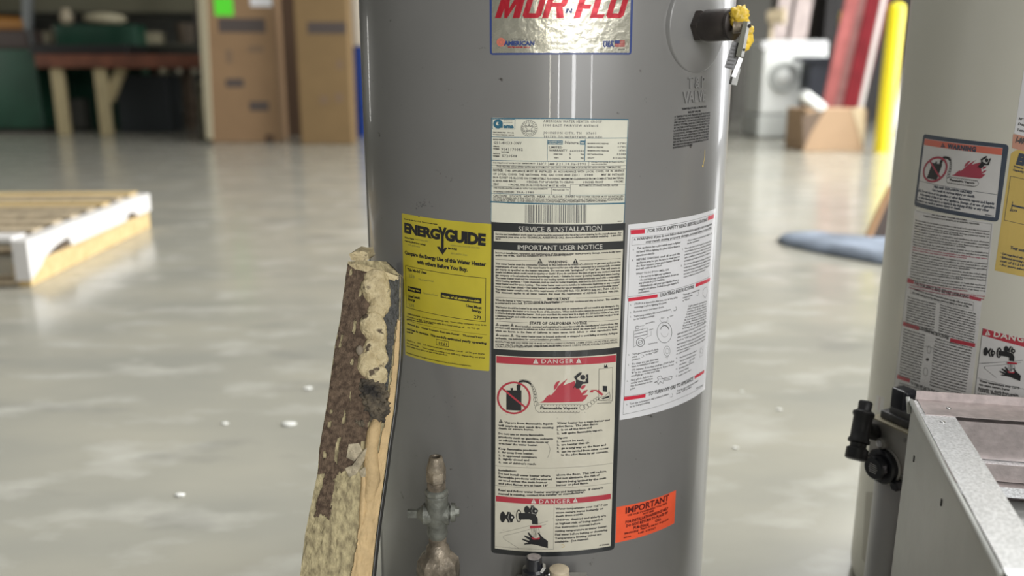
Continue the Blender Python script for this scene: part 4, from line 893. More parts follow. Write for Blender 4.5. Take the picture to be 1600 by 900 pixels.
for (x, y), pts in {(548, 708): [(0, -14, .004), (16, -16, .006), (22, -2, .005), (8, 12, .003), (-4, 6, .002)], (556, 725): [(-14, 6, .002), (-2, 2, .008), (14, -20, .010), (20, -26, .009), (18, -12, .005), (4, 14, .004), (-8, 20, .002)], (572, 735): [(-8, 0, .002), (4, -8, .008), (8, 8, .006), (-4, 12, .002)]}.items():
    P = [PX(x + dx, y + dy, h) for dx, dy, h in pts]; c = sum(P, Vector()) / len(P) + pn * .003; vc = bm.verts.new(c); vs = [bm.verts.new(p) for p in P]
    for i in range(len(vs)): bm.faces.new((vc, vs[i], vs[(i + 1) % len(vs)]))
o = make('torn_flap', bm, mat('torn_paper', (.44, .38, .27), .8, 0, .3, 90, bump=.6), panel); md = o.modifiers.new('t', 'SOLIDIFY'); md.thickness = .001
bm = bmesh.new()
P = [AT(548, 407, 1.085), AT(547, 397, 1.085), AT(556, 392.5, 1.085), AT(575, 395, 1.09), AT(577, 405, 1.09), AT(571, 410, 1.09)]
vs = [bm.verts.new(p) for p in P]; f = bm.faces.new(vs); r = bmesh.ops.extrude_face_region(bm, geom=[f])
for v in r['geom']:
    if isinstance(v, bmesh.types.BMVert): v.co += Vector((.003, .03, 0))
bmesh.ops.subdivide_edges(bm, edges=bm.edges[:], cuts=3, use_grid_fill=True)
for v in bm.verts: v.co += Vector((noise.noise(v.co * 90), 0, noise.noise(v.co * 90 + Vector((5, 5, 5))))) * .002
make('broken_top_chunk', bm, M_foam2, panel, True, autos=50)
bm = bmesh.new()
vs = [bm.verts.new(PS2(c, 409 + dy, h)) for c, dy, h in ((0, 4, .002), (.25, 5, .006), (.5, 10, .008), (.75, 18, .009), (.97, 24, .004), (.97, 15, -.012), (.6, 4, -.016), (.3, -1, -.018), (.05, 0, -.016))]
bm.faces.new(vs); r = bmesh.ops.extrude_face_region(bm, geom=bm.faces[:])
for v in r['geom']:
    if isinstance(v, bmesh.types.BMVert): v.co += Vector((0, 0, -.008))
make('foam_rim', bm, M_foam2, panel)

# ================================================================== beige heater on the right
C2 = Cyl(1.552, 0.5847, 0.26)
heat2 = empty('water_heater', (C2.c.x, C2.c.y, 0)); tag(heat2, 'beige water heater with warning labels at the right edge, behind the galvanised box', 'water heater', 'water heaters on the shop floor')
bm = bmesh.new(); lathe(bm, [(.235, 0), (.252, .006), (.259, .02), (.26, .03), (.26, 1.19), (.25, 1.2), (.06, 1.21)], 384, Matrix.Translation(C2.c)); make('jacket', bm, M_paint2, heat2, True, autos=45)
bm = bmesh.new(); lathe(bm, [(.045, 1.205), (.045, 1.27), (.06, 1.275), (.06, 1.29)], 48, Matrix.Translation(C2.c)); make('flue_collar', bm, M_galv, heat2, True, autos=40)
V3 = ((1390, 190), 3.7524); V4 = ((1390, 420), 3.7524)
def q2(v, x, y): return C2.hit(v[0][0] + x / v[1], v[0][1] + y / v[1])
# warning
P0 = [q2(V3, 200, 68), q2(V3, 702, 130), q2(V3, 640, 585), q2(V3, 145, 490)]
wb = plate('warning_label', C2, rounded(P0, .006), M_slate, heat2, .7, 'dark bordered WARNING label')
pr = Print(C2, *V3); K = M_slate; M_p2 = mat('pale_label', (.62, .61, .60), .4, 0, .04, 20, coat=.2)
pr.poly([(207, 95), (665, 150), (620, 558), (162, 468)], M_p2, 1); pr.poly([(208, 97), (664, 152), (660, 192), (204, 133)], M_salmon, 2)
pr.text((340, 152), (508, 172), 26, 'WARNING', K, .05, 3, res=2, space=1.15); pr.warn((315, 147), 14, K, M_salmon, 3)
pict_vapour(pr, affine([(270, 577), (1080, 333), (570, 632)], [(270, 277), (572, 222), (362, 312)]), mat('plum_red', (.36, .05, .08), .4), .0005, False)
pr.line([(173, 343), (635, 424)], .0005, K)
pr.text((262, 384), (488, 420), 14, 'FIRE AND EXPLOSION HAZARD', K, .03); pr.text((250, 402), (500, 442), 15, 'Can result in serious injury or death', K, .02); pr.warn((178, 408), 11, K, M_p2)
pr.para((192, 410), (616, 484), (162, 462), (420, 515), 15, [('Do not store or use gasoline or other flammable vapors and liquids', 0, 1), ('in the vicinity of this or any other appliance. Storage of or use of gasoline', 0, 1.18), ('or other flammable vapors or liquids in the vicinity of this or any other', 0, 1.32), ('appliance can result in serious injury or death.', 0, 1)], K, .02)
pr.text((560, 545), (610, 553), 8, '459800-1', K, .02)
pr.build('print', wb)
# notice sheets
P0 = [q2(V3, 150, 512), q2(V3, 612, 588), C2.hit(1541, 461), C2.hit(1418, 430.5)]
ns = plate('notice_label', C2, P0, M_p2, heat2, .5, 'upper white notice sheet dense with small print'); pr = Print(C2, *V3); K = M_ink2
pr.line([(160, 520), (602, 597), (560, 1000)], .0003, K)
pr.text((250, 545), (455, 578), 8, 'ALL GAS FIRED WATER HEATERS', K, .02); pr.text((200, 552), (530, 602), 8, 'WARNING: THIS APPLIANCE MUST BE INSTALLED BY QUALIFIED PERSONNEL', K, .02)
random.seed(5)
words = 'the water heater must be installed in accordance with local codes and the instructions supplied failure to follow these may cause property damage personal injury or death this appliance requires adequate air for combustion and ventilation do not obstruct flow of air keep area clear of combustible materials gasoline and other flammable vapors read the manual before operating check the relief valve'.split()
def filler(n, k=0):
    out = []; i = k * 7
    while sum(map(len, out)) + len(out) < n: out.append(words[i % len(words)]); i += 1
    return ' '.join(out).capitalize()
M_pk = mat('pink_ink', (.42, .12, .16), .5)
for i in range(26):
    t = i / 25; y = 585 + 395 * t; x0 = 152 - 35 * t; x1 = 590 - 30 * t; fr_ = 1.0 if i % 4 != 3 else random.uniform(.4, .8)
    pr.text((x0, y - 8), (x0 + (x1 - x0) * fr_, y - 8 + 68 * fr_), 8, filler(int(78 * fr_), i), M_pk if i in (10, 11, 23, 24, 25) else K, .02)
pr.build('print', ns)
P0 = [q2(V4, 106, 44), q2(V4, 548, 152), q2(V4, 470, 860), q2(V4, 22, 735)]
nl = plate('instruction_label', C2, [q2(V4, 106, 44), q2(V4, 548, 152), q2(V4, 466, 880), q2(V4, 28, 706)], M_p2, heat2, .6, 'lower white label with red bars and lighting instructions'); pr = Print(C2, *V4)
pr.poly([(110, 50), (146, 62), (143, 86), (106, 76)], M_red, 2); pr.poly([(472, 152), (541, 168), (538, 186), (470, 172)], M_red, 2)
pr.text((150, 88), (465, 170), 20, 'FOR YOUR SAFETY READ BEFORE OPERATING', K, .03, 2); pr.line([(130, 95), (496, 192), (492, 242), (126, 138)], .0003, K, closed=True)
pr.text((142, 120), (488, 212), 12, 'WARNING: If you do not follow these instructions exactly, a fire or explosion', K, .02); pr.text((136, 138), (470, 225), 12, 'may result causing property damage, personal injury or loss of life.', K, .02)
for i in range(12):
    y = 165 + i * 15; pr.text((108 - i, y), (275 - i * 1.2, y + 42), 9, filler(34, i), K, .02)
    if i < 13: pr.text((300 - i, y + 45), (510 - i, y + 100), 9, filler(42, i + 3), K, .02)
pr.poly([(84, 305), (176, 334), (174, 358), (80, 328)], M_red, 2); pr.poly([(360, 402), (506, 434), (503, 456), (357, 424)], M_red, 2); pr.text((180, 352), (350, 412), 20, 'LIGHTING INSTRUCTIONS', K, .03, 2)
for i in range(18):
    y = 352 + i * 16; pr.text((86 - i * 1.6, y), (212 - i * 1.8, y + 38), 9, filler(26, i + 1), K, .02); pr.text((272 - i * 2, y + 55), (488 - i * 2.4, y + 112), 9, filler(46, i + 5), K, .02)
pr.disc((226, 528), 9, 9, K, 3); pr.ring((235, 470), 10, 22, .0004, K); pr.ring((215, 600), 12, 24, .0004, K); pr.line([(215, 450), (262, 462), (258, 490)], .0004, K)
pr.poly([(50, 615), (124, 640), (122, 664), (46, 638)], M_red, 2); pr.poly([(345, 738), (467, 768), (464, 786), (342, 758)], M_red, 2); pr.text((128, 672), (338, 748), 18, 'TO TURN OFF GAS TO THE APPLIANCE', K, .03, 2)
for i in range(3): pr.text((60 - i * 3, 668 + i * 14), (215 - i * 3, 712 + i * 14), 8, filler(30, i + 2), K, .02); pr.text((235, 738 + i * 14), (455, 798 + i * 14), 9, filler(38, i + 9), K, .02)
pr.line([(108, 46), (30, 700), (200, 770)], .0003, K)
pr.build('print', nl)
# yellow guide, danger label and the small stickers that run past the picture's edge
yl = plate('energy_label', C2, [q2(V3, 730, 168), q2(V3, 790, 150), q2(V3, 1260, 240), q2(V3, 1150, 970), q2(V3, 618, 868), q2(V3, 712, 185)], M_yel2, heat2, .5, 'ochre energy guide sticker'); pr = Print(C2, *V3)
pr.text((744, 240), (1180, 325), 58, 'ENERGYGUIDE', M_slate, .09, 2, big=True, res=2); pr.text((726, 262), (1000, 320), 12, 'Water Heater - Natural Gas', M_slate, .02); pr.text((722, 282), (960, 330), 12, 'Capacity: 40 gallons first hour', M_slate, .02)
pr.line([(712, 315), (1200, 415), (1150, 670), (675, 573)], .0005, M_slate, closed=True); pr.line([(722, 487), (1150, 575)], .0022, M_slate); pr.line([(724, 465), (718, 505)], .0008, M_slate); pr.text((706, 518), (748, 526), 12, '$273', M_slate, .02)
pr.text((708, 742), (900, 782), 20, 'Your cost will depend', M_slate, .02)
for i, tt in enumerate(('\u2022 Cost range based only on standard models', '\u2022 Estimated operating cost based on gas', '  cost of $1.218 per therm', '\u2022 For more information, visit')): pr.text((652 - i * 2, 772 + i * 22), (900, 824 + i * 22), 13, tt, M_slate, .02)
pr.build('print', yl)
dl = plate('danger_label', C2, [q2(V4, 548, 340), q2(V4, 1100, 470), q2(V4, 1030, 1100), q2(V4, 470, 960)], M_p2, heat2, .5, 'white DANGER hot water label'); pr = Print(C2, *V4)
pr.line([(550, 345), (495, 800)], .0005, K); pr.poly([(552, 345), (1080, 465), (1075, 518), (546, 385)], M_red, 1); pr.text((612, 392), (870, 440), 34, 'DANGER', M_wprint, .03, 2, big=True, res=2, space=1.15); pr.warn((578, 386), 17, M_wprint, M_red, 2)
pict_scald(pr, affine([(150, 300), (345, 285), (545, 560)], [(568, 482), (645, 488), (712, 600)]), M_red, .0004, True)
pr.line([(530, 550), (690, 540)], .0004, K); pr.line([(520, 635), (1000, 740)], .0004, K)
for i, tt in enumerate(('Water temperature over 125\u00b0F', 'can cause severe burns', 'instantly or death from scalds.', 'Children, disabled and elderly are', 'at highest risk of being scalded.', 'See instruction manual before', 'setting temperature at water')): 
    y = [658, 678, 700, 712, 735, 757, 777][i]; w_ = [235, 180, 240, 262, 265, 240, 240][i]; pr.text((530 - i * 3, y), (530 - i * 3 + w_, y + w_ * .19), 14, tt, K, .03)
pr.build('print', dl)
st = plate('info_sticker', C2, [C2.hit(1602, 95), C2.hit(1660, 108), C2.hit(1640, 225), C2.hit(1585, 207)], M_white, heat2, .5, 'white information sticker'); pr = Print(C2)
for i, (x, y, tt) in enumerate(((1592, 186, 'N\u00b0 Aq. 7301'), (1591, 194, 'Date: 2015'), (1589, 203, 'Tested by: 14'))): pr.text((x, y), (x + 32, y + 6), 4, tt, K, .02)
pr.build('print', st)
st = plate('phone_sticker', C2, [C2.hit(1583.5, 208), C2.hit(1640, 219), C2.hit(1637, 244), C2.hit(1581.5, 230)], mat('faded_salmon', (.58, .30, .22), .5), heat2, .7, 'salmon strip sticker'); pr = Print(C2); pr.text((1587, 221), (1634, 231), 9, '1-800-999-9515', K, .04, 2); pr.build('print', st)
st = plate('small_sticker', C2, [C2.hit(1370, 616), C2.hit(1383, 620), C2.hit(1380, 645), C2.hit(1367, 638)], M_p2, heat2, .5, 'small peeling sticker with a red line'); pr = Print(C2); pr.line([(1376, 620), (1374, 640)], .001, M_red)
pr.build('print', st)
# gas control of the beige heater
g2 = empty('gas_control', parent=heat2)
Ya, Yb = 1.208, 1.147; tl = AT(1363, 651, Ya); tr = AT(1420, 677, Yb); tr.z = tl.z
e1 = (tr - tl).normalized(); fn = Vector((e1.y, -e1.x, 0)) 
if fn.x > 0: fn = -fn
R3 = Matrix((e1, fn, Vector((0, 0, 1)))).transposed()
tlz = tl.z; hgt = .072; wd = (tr - tl).length
def L3(a, n, z): return tl + e1 * a + fn * n + Vector((0, 0, z))
M_box = mat('control_casting', (.42, .41, .385), .45, .4, .06, 30); M_boxt = mat('tan_cover', (.42, .38, .27), .5)
bm = bmesh.new(); box(bm, L3(wd * .5 + .004, -.035, -hgt / 2), (wd + .008, .07, hgt), R3); make('control_body', bm, M_box, g2, bevel=.002)
bm = bmesh.new(); box(bm, L3(wd * .5 + .004, -.033, .0012), (wd + .010, .074, .003), R3); make('cover_plate', bm, M_boxt, g2, bevel=.0008)
kc = None 
def onface(x, y):              # where a picture point falls on the control's front
    d = ray(x, y); o = Vector((0, 0, H)); t = (tl - o).dot(fn) / d.dot(fn); return o + d * t
def facerod(bm, x, y, prof_, seg=40): lathe(bm, prof_, seg, along(onface(x, y), onface(x, y) + fn))
bm = bmesh.new(); facerod(bm, 1386, 726, [(.0285, 0), (.0285, .003), (.027, .004)]); make('dial_ring', bm, M_box, g2, True, autos=40)
bm = bmesh.new(); facerod(bm, 1385, 726, [(.0265, .003), (.0265, .012), (.024, .014), (.019, .014), (.018, .024), (.016, .026)]); dk = make('temperature_dial', bm, M_blackpl, g2, True, autos=30, label='black round temperature dial')
bm = bmesh.new(); c_ = onface(1385, 726) + fn * .0262
for i in range(5): box(bm, c_ + Vector((0, 0, .006 - i * .003)) , (.016 - abs(i - 2) * .002, .0004, .0009), R3)
make('dial_lettering', bm, M_p2, dk)
bm = bmesh.new(); facerod(bm, 1383, 691, [(.0085, 0), (.0085, .008), (.007, .009)]); make('button_collar', bm, M_box, g2, True, autos=40)
bm = bmesh.new(); facerod(bm, 1382, 691, [(.005, .008), (.005, .011), (.003, .0125)], 24); make('pilot_button', bm, M_white, g2, True, label='white pilot button')
for x, y in ((1365, 663), (1415, 687), (1410, 742), (1360, 716)):
    bm = bmesh.new(); facerod(bm, x, y, [(.003, 0), (.003, .0015), (.002, .002)], 12); make('screw', bm, M_galv, g2, True, autos=40)
c0 = L3(wd * .52, -.022, .003)
bm = bmesh.new(); box(bm, c0 + Vector((0, 0, .006)), (.050, .034, .012), R3); box(bm, c0 + e1 * .004 + Vector((0, 0, .016)), (.034, .026, .012), R3); make('inlet_flange', bm, mat('dark_casting', (.10, .10, .10), .5, .4, .2, 40), g2, bevel=.002)
bm = bmesh.new(); box(bm, c0 - e1 * .002 + Vector((0, 0, .036)), (.024, .024, .030), R3); box(bm, c0 + e1 * .008 + Vector((0, 0, .045)), (.010, .020, .008), R3); make('wire_connector', bm, M_blackpl, g2, bevel=.002)
# iron drip leg beside it
dl2 = empty('drip_leg', parent=heat2); pa = AT(1354, 626, 1.19); pb = AT(1338, 716, 1.155)
def at(t): return pa.lerp(pb, t)
Ml = along(pb, pa); LN = (pa - pb).length
iron = mat('black_iron', (.02, .02, .021), .45, .2, .3, 60)
bm = bmesh.new(); lathe(bm, [(.010, LN * .78), (.0095, LN * .86), (.010, LN * .97), (.008, LN), (.004, LN)], 24, Ml); make('pipe_nipple', bm, iron, dl2, True, autos=45)
bm = bmesh.new(); lathe(bm, [(.012, LN * .26), (.0155, LN * .28), (.0155, LN * .33), (.0135, LN * .36), (.0135, LN * .72), (.0155, LN * .75), (.0155, LN * .80), (.012, LN * .83)], 28, Ml); rod(bm, at(.48), L3(.0, -.03, -.035), .012); make('pipe_tee', bm, iron, dl2, True, autos=45)
bm = bmesh.new(); lathe(bm, [(.0115, LN * .18), (.0115, LN * .28)], 24, Ml); lathe(bm, [(.012, -LN * .02), (.0155, 0), (.0155, LN * .17), (.013, LN * .19)], 28, Ml); make('pipe_cap', bm, iron, dl2, True, autos=45)
bm = bmesh.new(); facerod(bm, 1406, 757, [(.008, -.004), (.008, .010), (.006, .012)], 6); make('gas_outlet_nut', bm, M_blackpl, g2)
# round cover under the control, and burner door
cb = L3(wd * .55, -.030, 0); 
bm = bmesh.new(); lathe(bm, [(.001, tlz - hgt - .018), (.032, tlz - hgt - .018), (.034, tlz - hgt - .021), (.034, .012), (.001, .012)], 48, Matrix.Translation((cb.x, cb.y, 0)), close=False); make('pipe_cover', bm, mat('satin_cover', (.44, .44, .44), .38, .2), heat2, True, autos=40)
dp = [C2.hit(1354, 768), C2.hit(1376, 768), C2.hit(1366, 893), C2.hit(1348, 872)]
plate('burner_door', C2, dp, mat('door_tan', (.42, .40, .34), .45), heat2, .8)

# ================================================================== galvanised box
M_gz = mat('galvanised_zinc', (.62, .63, .64), .38, .45, 0, 330, col2=(.92, .93, .95), bump=.12, bscale=500, detail=6)
M_gzp = mat('pink_grey_zinc', (.50, .44, .43), .45, .4, .12, 70, bump=.15, bscale=200)
M_side = mat('plain_grey_side', (.54, .55, .525), .5, .1, .06, 10, bump=.08, bscale=60)  # sides and hem in a darker, flatter grey than the zinc rim
duct = empty('sheet_metal_box', (.62, .80, 0)); tag(duct, 'open galvanised sheet metal box with folded rim in the lower right corner', 'metal box')
zt = .452
def lay(x, y, z=zt): d = ray(x, y); t = (H - z) / -d.z; return Vector((d.x * t, d.y * t, z))
cBL = lay(1425.5, 629); cFL = lay(1567, 896); e2 = (cFL - cBL).normalized(); er = Vector((-e2.y, e2.x, 0))
if er.x < 0: er = -er
er = (lay(1600, 640.5) - cBL).normalized(); WD = .46; LEN = (cFL - cBL).length
cBR = cBL + er * WD; cFR = cFL + er * WD; dn = Vector((0, 0, -zt))
bm = bmesh.new(); hexa(bm, cBL, cFL, cFL + dn, cBL + dn, er * .0012); make('side_panel', bm, M_side, duct, label='plain grey left side panel')
bm = bmesh.new(); hexa(bm, cBR, cFR, cFR + dn, cBR + dn, -er * .0012); make('side_panel', bm, M_side, duct)
bm = bmesh.new(); hexa(bm, cBL - e2 * -.001, cBR + e2 * .001, cBR + dn, cBL + dn, e2 * .0012); make('back_panel', bm, M_gzp, duct)
bm = bmesh.new(); hexa(bm, cFL + Vector((0, 0, -.06)), cFR + Vector((0, 0, -.06)), cFR + dn, cFL + dn, -e2 * .0012); make('front_panel', bm, M_side, duct)
bm = bmesh.new(); tube(bm, [cBL - er * .001 + Vector((0, 0, .003)), cBL.lerp(cFL, .5) - er * .0015, cFL - er * .001], .0032, 10); tube(bm, [cBL + Vector((-.002, 0, -.014)), cBL + Vector((-.006, 0, .008))], .0028, 8); make('rolled_hem', bm, M_side, duct, True)
up = Vector((0, 0, .0035))
fl = .040
bm = bmesh.new(); A = cBL + er * .001 + e2 * .002 + up; hexa(bm, A, A + e2 * (LEN - .004), A + e2 * (LEN - .004) + er * fl, A + er * fl, (0, 0, .0012)); hexa(bm, A + e2 * (LEN - .004) , A + e2 * (LEN + .012) + er * .003 - Vector((0, 0, .004)), A + e2 * (LEN + .010) + er * .015 - Vector((0, 0, .004)), A + e2 * (LEN - .004) + er * .022, (0, 0, .001)); make('rim_flange', bm, M_gz, duct, label='bright spangled zinc side rim')
bm = bmesh.new(); A = cBL + er * .006 + up + Vector((0, 0, .0013)); hexa(bm, A, A + er * (WD - .01), A + er * (WD - .01) + e2 * .052, A + e2 * .052, (0, 0, .0012)); bk_ = make('back_rim', bm, M_gzp, duct)
bm = bmesh.new(); A = cBL + er * .004 + up; hexa(bm, A, A + er * (WD - .008), A + er * (WD - .008) + Vector((0, 0, .014)), A + Vector((0, 0, .014)), -e2 * .0012); make('back_lip', bm, M_gzp, duct)
bm = bmesh.new(); A = cFL + er * .05 + Vector((0, 0, -.002)); hexa(bm, A, A + er * (WD - .06), A + er * (WD - .06) - e2 * .03, A - e2 * .03, (0, 0, -.0012)); make('front_rim', bm, M_gzp, duct)
for x, y, z_ in ((1474, 658.5, zt + .005), (1483, 637, zt + .011)):
    p = lay(x, y, z_); bm = bmesh.new(); lump(bm, p, .0032, (1, 1, .5), .1, 2, 2); make('screw', bm, M_chrome, duct, True)
for x, y in ((1429.5, 716), (1472.5, 784)):
    d = ray(x, y); o = Vector((0, 0, H)); nn = e2.cross(Vector((0, 0, 1))).normalized(); t = (cBL - o).dot(nn) / d.dot(nn); p = o + d * t
    bm = bmesh.new(); hexa(bm, p + e2 * -.0015 + Vector((0, 0, .004)), p + e2 * .0015 + Vector((0, 0, .004)), p + e2 * .0015 - Vector((0, 0, .004)), p - e2 * .0015 - Vector((0, 0, .004)), -er * .0012); make('slot', bm, M_black, duct)
# inside: stepped back wall, ledges and a round cross tube
ib = cBL + er * .004 + e2 * .052
def bar(z1_, z2_, off1, off2, m, name, th=.002):
    bm = bmesh.new(); a = ib + e2 * off1; a.z = z1_; b = ib + e2 * off2; b.z = z2_
    hexa(bm, a, a + er * (WD - .01), b + er * (WD - .01), b, e2 * th if abs(z1_ - z2_) > .005 else Vector((0, 0, -th))); make(name, bm, m, duct)
bar(zt, zt - .050, -.002, -.006, M_gzp, 'inner_wall'); bar(zt - .052, zt - .074, .004, .004, M_gzp, 'ledge'); bar(zt - .051, zt - .0515, -.006, .004, M_gz, 'ledge')
bar(zt - .078, zt - .090, .012, .014, M_gz, 'ledge'); bar(zt - .076, zt - .0765, .003, .013, M_gzp, 'ledge')
bm = bmesh.new(); a = ib + e2 * .004; a.z = zt - .128; rod(bm, a + er * .0, a + er * (WD - .02), .026, None, 40); make('cross_tube', bm, mat('grey_tube', (.28, .28, .27), .4, .3), duct, True, autos=40)
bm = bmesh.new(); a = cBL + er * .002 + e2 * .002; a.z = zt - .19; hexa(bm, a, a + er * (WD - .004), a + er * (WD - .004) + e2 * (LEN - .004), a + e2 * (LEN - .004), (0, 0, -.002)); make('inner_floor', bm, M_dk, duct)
bm = bmesh.new(); a = lay(1585, 885, zt - .01); box(bm, a + er * .02 + e2 * .01, (.05, .02, .012)); make('black_clip', bm, M_blackpl, duct)

# ================================================================== floor and back walls
mf = mat('polished_concrete', (.37, .355, .295), .19, 0, 0, 1.3, col2=(.30, .295, .255), bump=.05, bscale=3, detail=7, stretch=(1, 2.2, 1))
speckle(mf, (.45, .44, .39), 4.0, .52, .72, (1, 1.8, 1)); speckle(mf, (.24, .235, .21), 2.2, .60, .75, (1, 2.4, 1))
bm = bmesh.new(); vs = [bm.verts.new(p) for p in ((-14, -8, 0), (16, -8, 0), (16, 26, 0), (-14, 26, 0))]; bm.faces.new(vs); bmesh.ops.subdivide_edges(bm, edges=bm.edges[:], cuts=1, use_grid_fill=True)
tag(make('floor', bm, mf), kind='structure')
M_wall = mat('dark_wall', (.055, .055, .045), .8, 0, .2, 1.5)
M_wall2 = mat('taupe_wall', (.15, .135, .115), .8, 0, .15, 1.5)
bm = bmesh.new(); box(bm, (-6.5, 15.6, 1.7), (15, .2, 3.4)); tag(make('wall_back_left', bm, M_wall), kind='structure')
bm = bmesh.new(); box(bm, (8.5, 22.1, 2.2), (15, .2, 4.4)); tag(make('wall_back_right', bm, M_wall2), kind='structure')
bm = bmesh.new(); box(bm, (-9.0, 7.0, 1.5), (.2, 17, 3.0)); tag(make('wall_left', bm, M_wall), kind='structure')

bm = bmesh.new()
for dy, dz_, sy, sz in ((-.30, 0, .08, 2.2), (.30, 0, .08, 2.2), (0, 1.06, .68, .08), (0, -1.06, .68, .08)): box(bm, (-8.88, 11.5 + dy, 1.7 + dz_), (.06, sy, sz))
tag(make('streak_light_frame', bm, mat('light_frame', (.3, .3, .28), .6)), kind='structure')  # out-of-view frame added around the streak lamp
def single(name, bm, m, label, cat, group=None, smooth=False, bevel=0, autos=None):
    o = make(name, bm, m, None, smooth, bevel=bevel, autos=autos); return tag(o, label, cat, group)
def stand(x, y0, y1): return None
def zat(x, y, Y): return AT(x, y, Y).z

# ---- pallet
M_pine = mat('pine_board', (.66, .50, .25), .6, 0, 0, 5, col2=(.52, .37, .17), stretch=(1, 6, 6), bump=.2)
M_pine2 = mat('grey_pine', (.42, .34, .23), .7, 0, .2, 6, stretch=(6, 1, 6), bump=.2)
M_film = mat('white_board', (.66, .64, .62), .6, 0, .08, 6)
M_oldw = mat('dark_wood', (.10, .07, .045), .8, 0, .3, 10)
pA = G(50, 449); pB = G(236, 356); pdir = (pB - pA).normalized(); pw = Vector((-pdir.y, pdir.x, 0)); 
if pw.x > 0: pw = -pw
PL = (pB - pA).length; up3 = Vector((0, 0, 1)); ht = zat(44, 373, pA.y) ; WP = 1.6
pal = empty('wooden_pallet', pA + pdir * PL / 2 + pw * WP / 2); tag(pal, 'wooden pallet with white edge board and yellow pine side on the floor at left', 'pallet')
def slab(nm, o, a, b, c, m, bev=.004):
    bm = bmesh.new(); hexa(bm, o, o + a, o + a + b, o + b, c); return make(nm, bm, m, pal, bevel=bev)
h1 = ht * .46
slab('side_board', pA, pdir * PL, pw * .05, up3 * h1, M_pine)                         # yellow lower side
nb_ = 3
for i in range(3): slab('stringer', pA + pw * (.0 + i * (WP - .05) / 2) + up3 * h1 + (pdir * .0), pdir * PL, pw * .05, up3 * .03, M_oldw)
# white notched board
bm = bmesh.new(); z0_ = h1 + .005; z1_ = ht - .01; o = pA - pw * .012
pts = [(-.02, z0_ - .07), (.08, z0_ - .03), (.12, z0_), (.24, z0_ + .03), (.36, z0_ + .045), (.39, z0_ + .0), (.80 * PL - .10, z0_), (.80 * PL - .05, z0_ + .035), (.80 * PL + .03, z0_ + .03), (.80 * PL + .08, z0_), (PL, z0_), (PL, z1_), (-.02, z1_)]
vs = [bm.verts.new(o + pdir * a + up3 * b) for a, b in pts]; f = bm.faces.new(vs); r = bmesh.ops.extrude_face_region(bm, geom=[f])
for v in r['geom']:
    if isinstance(v, bmesh.types.BMVert): v.co += pw * .06
make('notched_stringer', bm, M_film, pal, label='white weathered notched stringer')
for i in range(2): 
    q = pw * (WP - .06) * (i + 1) / 2; slab('stringer', pA + q + up3 * (h1 + .03), pdir * PL, pw * .05, up3 * (ht - h1 - .045), M_oldw)
for i in range(8):
    t = i / 7 * (PL - .12); slab('deck_board', pA + pdir * t + up3 * (ht - .018) + pw * .055, pdir * (.12 if i in (0, 7) else .10), pw * (WP - .055), up3 * .02, M_film if i == 0 else (M_pine if i in (7, 5) else M_pine2), .003)
for i in range(3): slab('bottom_board', pA + pdir * (i * (PL - .12) / 2) + up3 * .005 + pw * .05, pdir * .12, pw * (WP - .05), up3 * .02, M_pine2, .003)
slab('end_board', pA + up3 * 0 + pw * .05, pdir * .03, pw * .02, up3 * h1, M_pine2)

# ---- workbench
M_leg = mat('pale_lumber', (.42, .35, .20), .7, 0, .08, 4, stretch=(5, 5, 1)); M_top = mat('red_brown_bench', (.14, .048, .025), .6, 0, .25, 4)
bY = G(92, 212).y; s_ = bY / F * 1.02
bench = empty('workbench', (G(125, 212).x, bY + .5, 0)); tag(bench, 'workbench with reddish brown top on pale timber legs against the dark back', 'workbench')
def px_box(nm, x0, x1, y0, y1, Y, dep, m, parent=None, bevel=.01):
    a = AT(x0, y1, Y); b = AT(x1, y0, Y); bm = bmesh.new(); box(bm, ((a.x + b.x) / 2, Y + dep / 2, (a.z + b.z) / 2), (abs(b.x - a.x), dep, abs(b.z - a.z))); return make(nm, bm, m, parent, bevel=bevel)
for x in (92, 159):
    p = G(x, 213); bm = bmesh.new(); box(bm, (p.x, bY + .06, zat(x, 106, bY) / 2), (.17, .09, zat(x, 106, bY))); make('leg', bm, M_leg, bench, bevel=.01)
for x in (250, 300):
    p = AT(x, 200, bY + 1.6); bm = bmesh.new(); box(bm, (p.x, bY + 1.6, .5), (.12, .12, 1.0)); make('leg', bm, M_oldw, bench)
zt1 = zat(150, 86, bY); zb1 = zat(150, 107, bY); xl = AT(57, 90, bY).x
bm = bmesh.new(); LX = AT(308, 95, bY).x - xl; box(bm, (xl + LX / 2, bY + .75, (zt1 + zb1) / 2), (LX, 1.6, zt1 - zb1)); make('bench_top', bm, M_top, bench, bevel=.01)
a = AT(168, 158, bY + .1); b = AT(189, 106, bY + .1); bm = bmesh.new(); d = (b - a).normalized(); n = Vector((d.z, 0, -d.x)) * .065; hexa(bm, a - n, a + n, b + n, b - n, (0, .1, 0)); make('brace', bm, M_leg, bench)
bm = bmesh.new(); box(bm, (AT(130, 76, bY + .3).x, bY + .5, zt1 + .07), (1.4, .7, .14)); single('tool_case', bm, mat('case_black', (.012, .012, .012), .5), 'long black case lying on the workbench', 'case', bevel=.02)
M_green = mat('machine_green', (.012, .055, .032), .45, 0, .15, 2)
